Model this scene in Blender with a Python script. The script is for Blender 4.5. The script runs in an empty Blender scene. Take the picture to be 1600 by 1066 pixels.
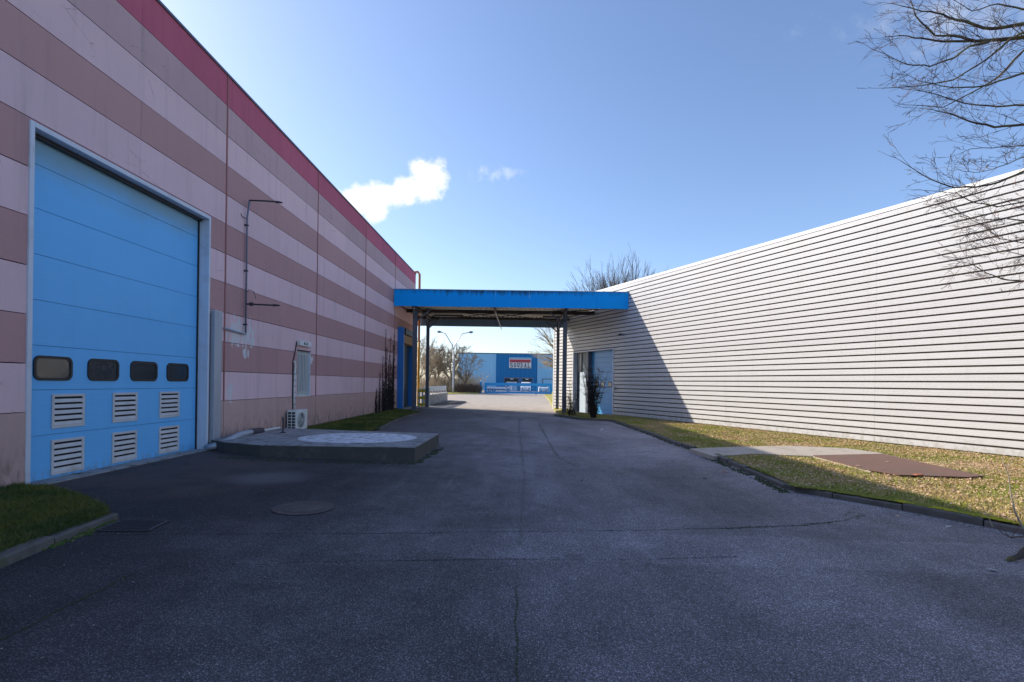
import bpy, math, random
import numpy as np
from mathutils import Vector, Matrix, noise as mnoise
R = random.Random(7)
scene = bpy.context.scene
COL = scene.collection

# ------------------------------------------------------------------ camera
FPX = 800.0                      # focal length in pixels of the 1600 px wide photograph
VX, VY, ROLL, EYE = 812.0, 599.5, 0.014, 1.7
cam_d = bpy.data.cameras.new('camera'); cam = bpy.data.objects.new('camera', cam_d); COL.objects.link(cam)
cam_d.sensor_width = 36.0; cam_d.lens = 36.0 * FPX / 1600.0
cam_d.shift_x = -(VX - 800) / 1600.0; cam_d.shift_y = (VY - 533) / 1600.0
cam_d.clip_start = 0.05; cam_d.clip_end = 3000
M = Matrix.Rotation(math.radians(90), 4, 'X') @ Matrix.Rotation(ROLL, 4, 'Z')
cam.location = (0, 0, EYE); cam.rotation_euler = M.to_euler()
scene.camera = cam

# ------------------------------------------------------------------ sun, sky, exposure
KX, KY = 1.51, -0.675            # sideways travel of the sunlight per metre of drop
SUN_DIR = Vector((KX, KY, -1)).normalized()
sun_d = bpy.data.lights.new('sun', 'SUN'); sun = bpy.data.objects.new('sun', sun_d); COL.objects.link(sun)
sun_d.energy = 3.05; sun_d.angle = math.radians(0.53); sun_d.color = (1.0, 0.89, 0.74)
sun.rotation_euler = SUN_DIR.to_track_quat('-Z', 'Y').to_euler(); sun.location = (-20, 20, 30)
world = bpy.data.worlds.new('World'); scene.world = world; world.use_nodes = True
scene.view_settings.view_transform = 'Standard'; scene.view_settings.look = 'None'
scene.view_settings.gamma = 1.0; scene.view_settings.use_curve_mapping = False
scene.view_settings.exposure = 1.05

class NT:
    """small helper for node trees"""
    def __init__(s, tree): s.t = tree; s.n = tree.nodes; s.l = tree.links
    def new(s, typ, **kw):
        nd = s.n.new(typ)
        for k, v in kw.items(): setattr(nd, k, v)
        return nd
    def put(s, sock, v):
        if isinstance(v, bpy.types.NodeSocket): s.l.new(v, sock)
        else: sock.default_value = v
    def math(s, op, a, b=0.0, c=0.0, clamp=False):
        nd = s.new('ShaderNodeMath', operation=op, use_clamp=clamp)
        s.put(nd.inputs[0], a); s.put(nd.inputs[1], b); s.put(nd.inputs[2], c)
        return nd.outputs[0]
    def mapr(s, v, a, b, c=0.0, d=1.0, smooth=True):
        nd = s.new('ShaderNodeMapRange'); nd.interpolation_type = 'SMOOTHSTEP' if smooth else 'LINEAR'
        s.put(nd.inputs[0], v)
        for i, q in enumerate((a, b, c, d)): s.put(nd.inputs[i + 1], q)
        return nd.outputs[0]
    def noise(s, vec, scale, detail=3, rough=0.55, color=False):
        nd = s.new('ShaderNodeTexNoise'); s.l.new(vec, nd.inputs['Vector'])
        nd.inputs['Scale'].default_value = scale; nd.inputs['Detail'].default_value = detail
        nd.inputs['Roughness'].default_value = rough
        return nd.outputs['Color' if color else 0]
    def scale(s, vec, sc, off=(0, 0, 0)):
        nd = s.new('ShaderNodeMapping'); s.l.new(vec, nd.inputs[0]); nd.inputs['Scale'].default_value = sc
        nd.inputs['Location'].default_value = off
        return nd.outputs[0]
    def mix(s, f, a, b, mode='MIX'):
        nd = s.new('ShaderNodeMix', data_type='RGBA', blend_type=mode)
        s.put(nd.inputs[0], f)
        for i, q in ((6, a), (7, b)):
            if not isinstance(q, bpy.types.NodeSocket) and len(q) == 3: q = tuple(q) + (1.0,)
            s.put(nd.inputs[i], q)
        return nd.outputs[2]
    def val(s, f):                       # grey colour out of a float
        nd = s.new('ShaderNodeCombineColor')
        for i in range(3): s.put(nd.inputs[i], f)
        return nd.outputs[0]

def build_world():
    w = NT(world.node_tree)
    bg = w.n['Background']
    sky = w.new('ShaderNodeTexSky', sky_type='NISHITA'); sky.sun_disc = False
    sky.sun_elevation = math.radians(31.2); sky.sun_rotation = math.atan2(-KX, -KY)
    sky.air_density = 1.0; sky.dust_density = 1.1; sky.ozone_density = 3.0; sky.altitude = 200
    tc = w.new('ShaderNodeTexCoord'); sep = w.new('ShaderNodeSeparateXYZ'); w.l.new(tc.outputs['Generated'], sep.inputs[0])
    x, y, z = sep.outputs
    yy = w.math('MAXIMUM', y, 0.02)
    u = w.math('DIVIDE', x, yy); v = w.math('DIVIDE', z, yy)
    comb = w.new('ShaderNodeCombineXYZ'); w.put(comb.inputs[0], u); w.put(comb.inputs[1], v)
    P = comb.outputs[0]
    n1 = w.noise(P, 14, 6, 0.6); n2 = w.noise(P, 45, 5, 0.62)
    def blob(cx, cy, rx, ry):
        dx = w.math('DIVIDE', w.math('SUBTRACT', u, cx), rx); dy = w.math('DIVIDE', w.math('SUBTRACT', v, cy), ry)
        return w.math('SUBTRACT', 1.0, w.math('SQRT', w.math('ADD', w.math('MULTIPLY', dx, dx), w.math('MULTIPLY', dy, dy))))
    d = blob(-0.180, 0.392, 0.048, 0.050)
    for b in ((-0.225, 0.375, 0.070, 0.034), (-0.275, 0.368, 0.075, 0.036), (-0.32, 0.350, 0.085, 0.036), (-0.205, 0.412, 0.026, 0.03), (-0.285, 0.335, 0.035, 0.035)):
        d = w.math('MAXIMUM', d, blob(*b))
    dens = w.math('ADD', d, w.math('MULTIPLY', w.math('SUBTRACT', n1, 0.5), 1.7))
    dens = w.math('ADD', dens, w.math('MULTIPLY', w.math('SUBTRACT', n2, 0.5), 0.8))
    mask = w.mapr(dens, 0.02, 0.62, 0, 1)
    # a faint wisp and thin veils high on the right
    d2 = blob(-0.05, 0.41, 0.085, 0.022)
    m2 = w.mapr(w.math('ADD', d2, w.math('MULTIPLY', w.math('SUBTRACT', n2, 0.5), 2.6)), 0.25, 1.2, 0, 0.28)
    d3 = blob(0.84, 0.72, 0.34, 0.12)
    m3 = w.mapr(w.math('ADD', d3, w.math('MULTIPLY', w.math('SUBTRACT', n1, 0.5), 2.4)), 0.2, 1.6, 0, 0.3)
    mask = w.math('MAXIMUM', mask, w.math('MAXIMUM', m2, m3))
    mask = w.math('MULTIPLY', mask, w.math('GREATER_THAN', y, 0.03))
    tint = w.mix(1.0, sky.outputs[0], (0.72, 0.71, 0.75), 'MULTIPLY')   # white balance of the day
    col = w.mix(mask, tint, (3.75, 3.8, 3.9))
    # the sky does not glow below the horizon
    w.l.new(col, bg.inputs['Color']); bg.inputs['Strength'].default_value = 0.15
build_world()

# ------------------------------------------------------------------ projection helpers
def gz(x):
    """the yard falls gently from the pink building to the right"""
    return -0.0175 * (min(max(x, -7.53), 7.0) + 7.53)
def ray(px, py):
    dx, dy = px - VX, py - VY; c, s = math.cos(ROLL), math.sin(ROLL)
    return (dx * c + dy * s) / FPX, -(-dx * s + dy * c) / FPX       # x and z per metre of depth
def atY(px, py, Y):
    a, b = ray(px, py); return Vector((a * Y, Y, EYE + b * Y))
def atX(px, py, X):
    a, b = ray(px, py); Y = X / a; return Vector((X, Y, EYE + b * Y))
def atG(px, py, dz=0.0):
    a, b = ray(px, py); z = 0.0
    for _ in range(8):
        Y = (z - EYE) / b; z = gz(a * Y) + dz
    return Vector((a * Y, Y, z))

# ------------------------------------------------------------------ mesh helpers
class MB:
    def __init__(s): s.v = []; s.f = []; s.smooth = False
    def add(s, vs, fs):
        b = len(s.v); s.v.extend([tuple(q) for q in vs]); s.f.extend([tuple(i + b for i in f) for f in fs]); return s
    def box(s, x0, x1, y0, y1, z0, z1, m=None):
        vs = [Vector((x, y, z)) for z in (z0, z1) for y in (y0, y1) for x in (x0, x1)]
        if m is not None: vs = [m @ q for q in vs]
        return s.add(vs, [(0, 2, 3, 1), (4, 5, 7, 6), (0, 1, 5, 4), (2, 6, 7, 3), (0, 4, 6, 2), (1, 3, 7, 5)])
    def tube(s, pts, rad, n=8, caps=True):
        pts = [Vector(p) for p in pts]
        if not isinstance(rad, (list, tuple)): rad = [rad] * len(pts)
        b = len(s.v); prev = None
        for i, p in enumerate(pts):
            t = (pts[min(i + 1, len(pts) - 1)] - pts[max(i - 1, 0)])
            if t.length < 1e-9: t = Vector((0, 0, 1))
            t.normalize()
            if prev is None: a = t.cross(Vector((0, 0, 1)) if abs(t.z) < .9 else Vector((1, 0, 0))).normalized()
            else:
                a = prev - t * prev.dot(t)
                a = a.normalized() if a.length > 1e-6 else t.orthogonal().normalized()
            prev = a; c = t.cross(a)
            for k in range(n):
                an = 2 * math.pi * k / n
                s.v.append(tuple(p + (a * math.cos(an) + c * math.sin(an)) * rad[i]))
        for i in range(len(pts) - 1):
            for k in range(n):
                k2 = (k + 1) % n
                s.f.append((b + i * n + k, b + i * n + k2, b + (i + 1) * n + k2, b + (i + 1) * n + k))
        if caps:
            s.f.append(tuple(b + k for k in range(n))[::-1]); s.f.append(tuple(b + (len(pts) - 1) * n + k for k in range(n)))
        return s
    def prism(s, poly, z0, z1, m=None):
        """poly: list of (x, y) anticlockwise; z0/z1 number or function"""
        f0 = z0 if callable(z0) else (lambda x, y: z0); f1 = z1 if callable(z1) else (lambda x, y: z1)
        n = len(poly)
        vs = [Vector((x, y, f0(x, y))) for x, y in poly] + [Vector((x, y, f1(x, y))) for x, y in poly]
        if m is not None: vs = [m @ q for q in vs]
        fs = [tuple(range(n))[::-1], tuple(range(n, 2 * n))] + [(i, (i + 1) % n, n + (i + 1) % n, n + i) for i in range(n)]
        return s.add(vs, fs)
    def build(s, name, mat, parent=None, smooth=None, bevel=0.0, **props):
        o0 = origin(parent) if parent else Vector((0, 0, 0))
        me = bpy.data.meshes.new(name)
        me.from_pydata([(a - o0.x, b - o0.y, c - o0.z) for a, b, c in s.v], [], s.f); me.update()
        if mat: me.materials.append(mat)
        if smooth: me.polygons.foreach_set('use_smooth', [True] * len(me.polygons))
        o = bpy.data.objects.new(name, me); COL.objects.link(o)
        if parent: o.parent = parent
        if bevel:
            b = o.modifiers.new('bevel', 'BEVEL'); b.width = bevel; b.segments = 1; b.limit_method = 'ANGLE'
        for k, v in props.items(): o[k] = v
        return o
def origin(o):
    q = Vector(o.location)
    while o.parent: o = o.parent; q += Vector(o.location)
    return q
def thing(name, label, cat, loc=(0, 0, 0), group=None):
    o = bpy.data.objects.new(name, None); COL.objects.link(o); o.location = loc; o.empty_display_size = .2
    o['label'] = label; o['category'] = cat
    if group: o['group'] = group
    return o
def tag(o, label, cat, group=None):
    o['label'] = label; o['category'] = cat
    if group: o['group'] = group
    return o
def copy_thing(src, loc, label=None):
    c = src.copy(); COL.objects.link(c); c.location = loc
    if label: c['label'] = label
    def rec(a, b):
        for ch in list(a.children):
            d = ch.copy(); COL.objects.link(d); d.parent = b; rec(ch, d)
    for ch in list(src.children):
        d = ch.copy(); COL.objects.link(d); d.parent = c
        for g in list(ch.children):
            e = g.copy(); COL.objects.link(e); e.parent = d
    return c

# ------------------------------------------------------------------ materials
def mat(name, col, rough=0.7, metal=0.0, var=0.10, vs=1.5, fine=0.06, fs=30, bump=0.0, bs=60, rand=0.0,
        streak=0.0, dirt=None, dirt_amt=0.0, spec=0.5, extra=None, ssc=(1, 1, .12)):
    m = bpy.data.materials.new(name); m.use_nodes = True; t = NT(m.node_tree); p = t.n['Principled BSDF']
    g = t.new('ShaderNodeNewGeometry'); pos = g.outputs['Position']
    f = t.math('ADD', 1 - var / 2 - fine / 2, t.math('MULTIPLY', t.noise(pos, vs, 5, .6), var))
    f = t.math('ADD', f, t.math('MULTIPLY', t.noise(pos, fs, 3, .6), fine))
    if rand:
        oi = t.new('ShaderNodeObjectInfo')
        f = t.math('MULTIPLY', f, t.math('ADD', 1 - rand / 2, t.math('MULTIPLY', oi.outputs['Random'], rand)))
    c = t.mix(1.0, tuple(col) + (1,), t.val(f), 'MULTIPLY')
    if streak:
        sp = t.scale(pos, ssc)
        k = t.mapr(t.noise(sp, 5, 5, .65), .42, .75)
        c = t.mix(t.math('MULTIPLY', k, streak), c, tuple(q * .45 for q in col))
    if dirt:
        k = t.mapr(t.noise(pos, 2.2, 6, .7), .5, .72)
        c = t.mix(t.math('MULTIPLY', k, dirt_amt), c, dirt)
    if extra: c = extra(t, pos, c)
    t.put(p.inputs['Base Color'], c)
    p.inputs['Roughness'].default_value = rough; p.inputs['Metallic'].default_value = metal
    p.inputs['Specular IOR Level'].default_value = spec
    if bump:
        b = t.new('ShaderNodeBump'); b.inputs['Strength'].default_value = bump; b.inputs['Distance'].default_value = .01
        t.put(b.inputs['Height'], t.noise(pos, bs, 4, .6)); t.l.new(b.outputs[0], p.inputs['Normal'])
    return m

def sepz(t, pos):
    s = t.new('ShaderNodeSeparateXYZ'); t.l.new(pos, s.inputs[0]); return s.outputs
def wall_extra(t, pos, c):
    x, y, z = sepz(t, pos)
    # flaked paint: a ragged patch low on the wall beside the door, and a few chips
    n = t.noise(t.scale(pos, (1, 1.6, .8)), 2.6, 7, .68); n2 = t.noise(t.scale(pos, (1, 1.3, .5)), 7, 5, .6)
    def reg(y0, z0, ry, rz):
        a = t.math('DIVIDE', t.math('SUBTRACT', y, y0), ry); b = t.math('DIVIDE', t.math('SUBTRACT', z, z0), rz)
        return t.math('SUBTRACT', 1.0, t.math('ADD', t.math('MULTIPLY', a, a), t.math('MULTIPLY', b, b)))
    r = t.math('MAXIMUM', reg(13.85, 2.95, 1.0, .62), t.math('MAXIMUM', reg(14.1, 2.45, .35, .25), reg(13.3, 1.35, .3, .4)))
    r = t.math('MAXIMUM', r, reg(18.45, 2.45, .3, .2))
    k = t.math('ADD', t.math('MULTIPLY', r, .30), n2)
    chip = t.math('MULTIPLY', t.mapr(k, .70, .72), t.math('GREATER_THAN', r, 0.0))
    c = t.mix(chip, c, (.66, .63, .63, 1))
    # hairline cracks in the render high up
    v = t.new('ShaderNodeTexVoronoi', feature='DISTANCE_TO_EDGE'); t.l.new(t.scale(pos, (1, .7, 1.6), (3, 1, 2)), v.inputs['Vector'])
    v.inputs['Scale'].default_value = 1.3
    wob = t.math('ADD', v.outputs['Distance'], t.math('MULTIPLY', t.math('SUBTRACT', n, .5), .12))
    line = t.math('MULTIPLY', t.mapr(t.math('ABSOLUTE', wob), .0, .008, 1, 0), t.mapr(t.noise(pos, .55, 3), .56, .64))
    c = t.mix(t.math('MULTIPLY', line, .55), c, (.12, .10, .10, 1))
    # grime along the foot of the wall
    low = t.math('MULTIPLY', t.mapr(z, .0, .95, 1, 0), t.mapr(n2, .38, .72))
    c = t.mix(t.math('MULTIPLY', low, .75), c, (.10, .085, .07, 1))
    # rain marks running down
    sm = t.mapr(t.noise(t.scale(pos, (1, 1, .06)), 4.5, 4, .6), .5, .8)
    return t.mix(t.math('MULTIPLY', sm, .28), c, (.22, .19, .2, 1))
MAT = {}
MAT['wall_pale'] = mat('pale_pink_render', (.76, .525, .545), .85, var=.16, vs=.7, fine=.1, bump=.25, bs=90, rand=.07, extra=wall_extra, spec=.25)
MAT['wall_mauve'] = mat('mauve_render', (.50, .285, .275), .85, var=.18, vs=.7, fine=.1, bump=.25, bs=90, rand=.10, extra=wall_extra, spec=.25)
MAT['wall_mid'] = mat('mid_pink_render', (.54, .355, .36), .85, var=.18, vs=.7, fine=.1, bump=.25, bs=90, rand=.09, extra=wall_extra, spec=.25)
MAT['wall_foot'] = mat('foot_render', (.55, .36, .32), .88, var=.2, vs=.8, fine=.1, bump=.35, bs=70, rand=.06, extra=wall_extra, spec=.25)
MAT['wall_red'] = mat('wine_red_band', (.50, .115, .175), .75, var=.2, vs=.7, fine=.08, rand=.08, streak=.2, spec=.3)
MAT['joint'] = mat('terracotta_joint', (.33, .13, .12), .7, var=.2)
MAT['core'] = mat('dark_wall_core', (.10, .07, .075), .9)
MAT['coping'] = mat('grey_coping', (.12, .12, .14), .5, metal=.3)
MAT['roofing'] = mat('roof_felt', (.16, .16, .17), .9)
def door_extra(t, pos, c):
    x, y, z = sepz(t, pos)
    g = t.math('FRACT', t.math('MULTIPLY', z, 13.7))           # fine pressed lines of the door skin
    ln = t.mapr(t.math('ABSOLUTE', t.math('SUBTRACT', g, .5)), .0, .09, 1, 0)
    ln = t.math('MULTIPLY', ln, t.mapr(t.noise(t.scale(pos, (1, .35, 14)), 2.0, 3), .46, .62))
    c = t.mix(t.math('MULTIPLY', ln, .35), c, (.36, .62, .86, 1))
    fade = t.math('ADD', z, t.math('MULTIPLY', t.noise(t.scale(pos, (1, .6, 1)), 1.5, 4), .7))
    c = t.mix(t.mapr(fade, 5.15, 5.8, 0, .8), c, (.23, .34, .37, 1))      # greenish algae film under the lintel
    low = t.math('MULTIPLY', t.mapr(z, 0, .25, 1, 0), t.mapr(t.noise(pos, 9, 5), .4, .65))
    return t.mix(t.math('MULTIPLY', low, .5), c, (.22, .2, .18, 1))
MAT['door_blue'] = mat('sky_blue_door', (.145, .50, .90), .5, var=.12, vs=1.0, fine=.05, rand=.04, streak=.06, extra=door_extra, spec=.4, bump=.05)
MAT['white_steel'] = mat('white_steel', (.62, .66, .74), .5, var=.12, streak=.15, dirt=(.3, .25, .2, 1), dirt_amt=.25)
MAT['white_plastic'] = mat('white_plastic', (.70, .70, .68), .55, var=.1, streak=.15)
MAT['vent'] = mat('offwhite_vent', (.60, .585, .585), .6, var=.14, streak=.2, dirt=(.35, .22, .12, 1), dirt_amt=.35)
MAT['black'] = mat('black_rubber', (.015, .015, .017), .5)
MAT['void'] = mat('dark_inside', (.012, .012, .014), .9)
MAT['glass'] = mat('dusty_glass', (.03, .035, .04), .08, var=.4, vs=3, spec=.9, dirt=(.18, .16, .13, 1), dirt_amt=.35)
MAT['rust'] = mat('dark_rusty_steel', (.055, .045, .055), .7, var=.4, vs=8)
MAT['lead'] = mat('grey_blue_steel', (.17, .19, .25), .55, metal=.2, var=.2, streak=.2)
MAT['galv'] = mat('galvanised_sheet', (.42, .45, .50), .45, metal=.35, var=.2, streak=.25, dirt=(.25, .17, .13, 1), dirt_amt=.2)
def conc_extra(t, pos, c):
    x, y, z = sepz(t, pos)
    n = t.noise(pos, 3.2, 7, .7)
    c = t.mix(t.mapr(n, .46, .66, 0, .7), c, (.07, .07, .065, 1))
    moss = t.math('MULTIPLY', t.mapr(t.noise(pos, 5, 5), .55, .68), .5)
    return t.mix(moss, c, (.06, .075, .03, 1))
MAT['concrete'] = mat('weathered_concrete', (.33, .32, .32), .9, var=.3, vs=2, fine=.2, fs=60, bump=.5, bs=50, extra=conc_extra)
MAT['slab_side'] = mat('dark_slab_side', (.075, .072, .065), .9, var=.5, vs=3, fine=.3, fs=50, bump=.6, bs=40, dirt=(.16, .15, .14, 1), dirt_amt=.5)  # slab sides coloured darker than the slab top
MAT['kerb'] = mat('kerb_concrete', (.125, .115, .105), .9, var=.3, vs=3, fine=.25, fs=60, bump=.6, bs=40, rand=.25, extra=conc_extra)
def paint_extra(t, pos, c):
    n = t.noise(t.scale(pos, (1, 1, 1)), 4.5, 6, .7)
    return t.mix(t.mapr(n, .46, .64, 0, .8), c, (.24, .24, .25, 1))
MAT['paint'] = mat('worn_white_paint', (.74, .75, .78), .85, var=.2, fine=.2, fs=40, extra=paint_extra)
MAT['fascia'] = None
def fascia_extra(t, pos, c):
    x, y, z = sepz(t, pos)
    n = t.noise(t.scale(pos, (1, 1, .10)), 5.5, 6, .72)
    side = t.mapr(t.math('ABSOLUTE', t.math('ADD', x, 1.2)), 2.2, 6.5, 1, .35)
    k = t.math('MULTIPLY', t.mapr(t.math('ADD', z, t.math('MULTIPLY', n, 1.1)), 7.42, 7.80), side)
    k2 = t.mapr(z, 7.12, 7.19)
    k = t.math('MAXIMUM', t.math('MULTIPLY', k, .85), t.math('MULTIPLY', k2, t.math('MULTIPLY', side, .9)))
    return t.mix(k, c, (.02, .035, .03, 1))
MAT['fascia'] = mat('bright_blue_fascia', (.002, .38, .98), .5, var=.1, vs=.8, fine=.04, extra=fascia_extra, spec=.15)
MAT['blue_paint'] = mat('blue_paint', (.015, .17, .52), .45, var=.15, streak=.15)
MAT['gate_blue'] = mat('gate_blue_paint', (.008, .33, .75), .45, var=.15)
MAT['column'] = mat('grey_column_paint', (.095, .11, .145), .5, var=.25, streak=.2)
MAT['beam'] = mat('brown_beam_paint', (.05, .04, .04), .7, var=.3)
MAT['deck'] = mat('beige_roof_deck', (.80, .76, .66), .6, var=.15, streak=.1)
MAT['back_fascia'] = mat('dull_blue_fascia', (.16, .26, .36), .6, var=.3, streak=.3)
def clad_extra(t, pos, c):
    n = t.noise(t.scale(pos, (.25, .25, 9)), 3.5, 4, .6)
    c = t.mix(t.mapr(n, .45, .75, 0, .22), c, (.40, .36, .30, 1))
    dn = t.noise(t.scale(pos, (1, 1, .07)), 3.0, 6, .7)
    c = t.mix(t.mapr(dn, .52, .78, 0, .28), c, (.33, .30, .26, 1))
    x, y, z = sepz(t, pos)
    low = t.math('MULTIPLY', t.mapr(z, -.25, .5, 1, 0), t.mapr(t.noise(pos, 6, 5), .4, .65))
    return t.mix(t.math('MULTIPLY', low, .45), c, (.26, .24, .18, 1))
MAT['clad'] = mat('white_cladding', (.545, .555, .57), .45, metal=0.0, var=.05, vs=.5, fine=.02, rand=.05, extra=clad_extra, spec=.5)
MAT['clad_groove'] = mat('cladding_groove', (.10, .078, .062), .8)  # dark brown painted in for the shade inside the grooves
MAT['clad_cap'] = mat('white_flashing', (.74, .74, .73), .4, var=.06)
MAT['yellow'] = mat('yellow_paint', (.62, .48, .03), .5, var=.2)
MAT['orange'] = mat('orange_pipe_paint', (.55, .19, .035), .5, var=.2)
MAT['pipe_yellow'] = mat('ochre_pipe_paint', (.68, .36, .02), .5, var=.2)
MAT['rail'] = mat('rail_grey_white', (.50, .54, .58), .5, var=.15, streak=.2)
MAT['bark'] = mat('grey_brown_bark', (.12, .095, .07), .9, var=.5, vs=6, fine=.2)
def mossy(t, pos, c):
    return t.mix(t.mapr(t.noise(pos, 5, 4), .42, .62, 0, .8), c, (.16, .15, .045, 1))
MAT['bark_moss'] = mat('mossy_bark', (.075, .055, .045), .9, var=.5, vs=6, fine=.2, extra=mossy)
MAT['twig'] = mat('reddish_twigs', (.11, .07, .055), .9, var=.4, vs=4)
MAT['bark_far'] = mat('far_bark', (.24, .20, .15), .9, var=.4, vs=2)
MAT['hedge_twig'] = mat('brown_hedge_twigs', (.16, .115, .09), .95, var=.5, vs=3)
MAT['bark_pale'] = mat('pale_thicket_twigs', (.42, .35, .25), .9, var=.5, vs=1.2)
MAT['vine'] = mat('dead_ivy', (.035, .028, .028), .95, var=.4, vs=8)
MAT['shrubdark'] = mat('dark_dry_twigs', (.028, .022, .018), .95, var=.5, vs=8)
MAT['rustplate'] = mat('rusty_steel_plate', (.15, .082, .06), .75, var=.4, vs=1.2, fine=.2, fs=25, dirt=(.10, .09, .08, 1), dirt_amt=.55, bump=.2)
MAT['leafblue'] = mat('light_blue_sheet', (.30, .60, .84), .7, var=.12, vs=.2, streak=.12)
MAT['deepblue'] = mat('deep_blue_sheet', (.008, .19, .46), .7, var=.12, vs=.2, streak=.1)
MAT['signwhite'] = mat('sign_white', (.80, .80, .82), .5, var=.03)
MAT['signred'] = mat('sign_red', (.42, .05, .075), .5, var=.05)
MAT['ink'] = mat('sign_ink', (.03, .03, .05), .6)
MAT['red_small'] = mat('red_plastic', (.5, .03, .03), .5)
MAT['brick'] = mat('terracotta_shard', (.50, .17, .09), .9)
MAT['leaf_dry'] = mat('dry_leaves', (.55, .38, .25), .9, var=.7, vs=30, fine=.5, fs=90)
MAT['stone'] = mat('pale_pebbles', (.40, .39, .38), .9, var=.4, vs=20)
MAT['moss'] = mat('yellow_green_moss', (.20, .21, .03), .95, var=.7, vs=9)
MAT['moss_dark'] = mat('dark_moss', (.045, .055, .02), .95, var=.5, vs=9)
MAT['crack'] = mat('crack_grit', (.018, .018, .018), .95)
MAT['lamp_metal'] = mat('lamp_post_grey', (.42, .43, .45), .4, metal=.4)

def grass_mat(name, a, b, c3):
    m = bpy.data.materials.new(name); m.use_nodes = True; t = NT(m.node_tree); p = t.n['Principled BSDF']
    g = t.new('ShaderNodeNewGeometry'); pos = g.outputs['Position']
    c = t.mix(t.mapr(t.noise(pos, .75, 5, .65), .42, .58), a, b)
    c = t.mix(t.mapr(t.noise(pos, 17, 3, .6), .45, .7), c, c3)
    x, y, z = sepz(t, pos)
    t.put(p.inputs['Base Color'], c); p.inputs['Roughness'].default_value = .9; p.inputs['Specular IOR Level'].default_value = .2
    bp = t.new('ShaderNodeBump'); bp.inputs['Strength'].default_value = .8; bp.inputs['Distance'].default_value = .03
    t.put(bp.inputs['Height'], t.noise(pos, 28, 4, .7)); t.l.new(bp.outputs[0], p.inputs['Normal'])
    return m
MAT['lawn'] = grass_mat('lawn_soil', (.22, .23, .05), (.37, .27, .15), (.42, .31, .19))
MAT['lawn_green'] = grass_mat('green_lawn_soil', (.05, .075, .02), (.11, .11, .03), (.09, .08, .04))
MAT['blade'] = grass_mat('grass_blades', (.25, .31, .04), (.46, .37, .14), (.50, .42, .18))
MAT['blade_green'] = grass_mat('green_grass_blades', (.055, .10, .022), (.16, .17, .035), (.17, .15, .07))

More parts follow.
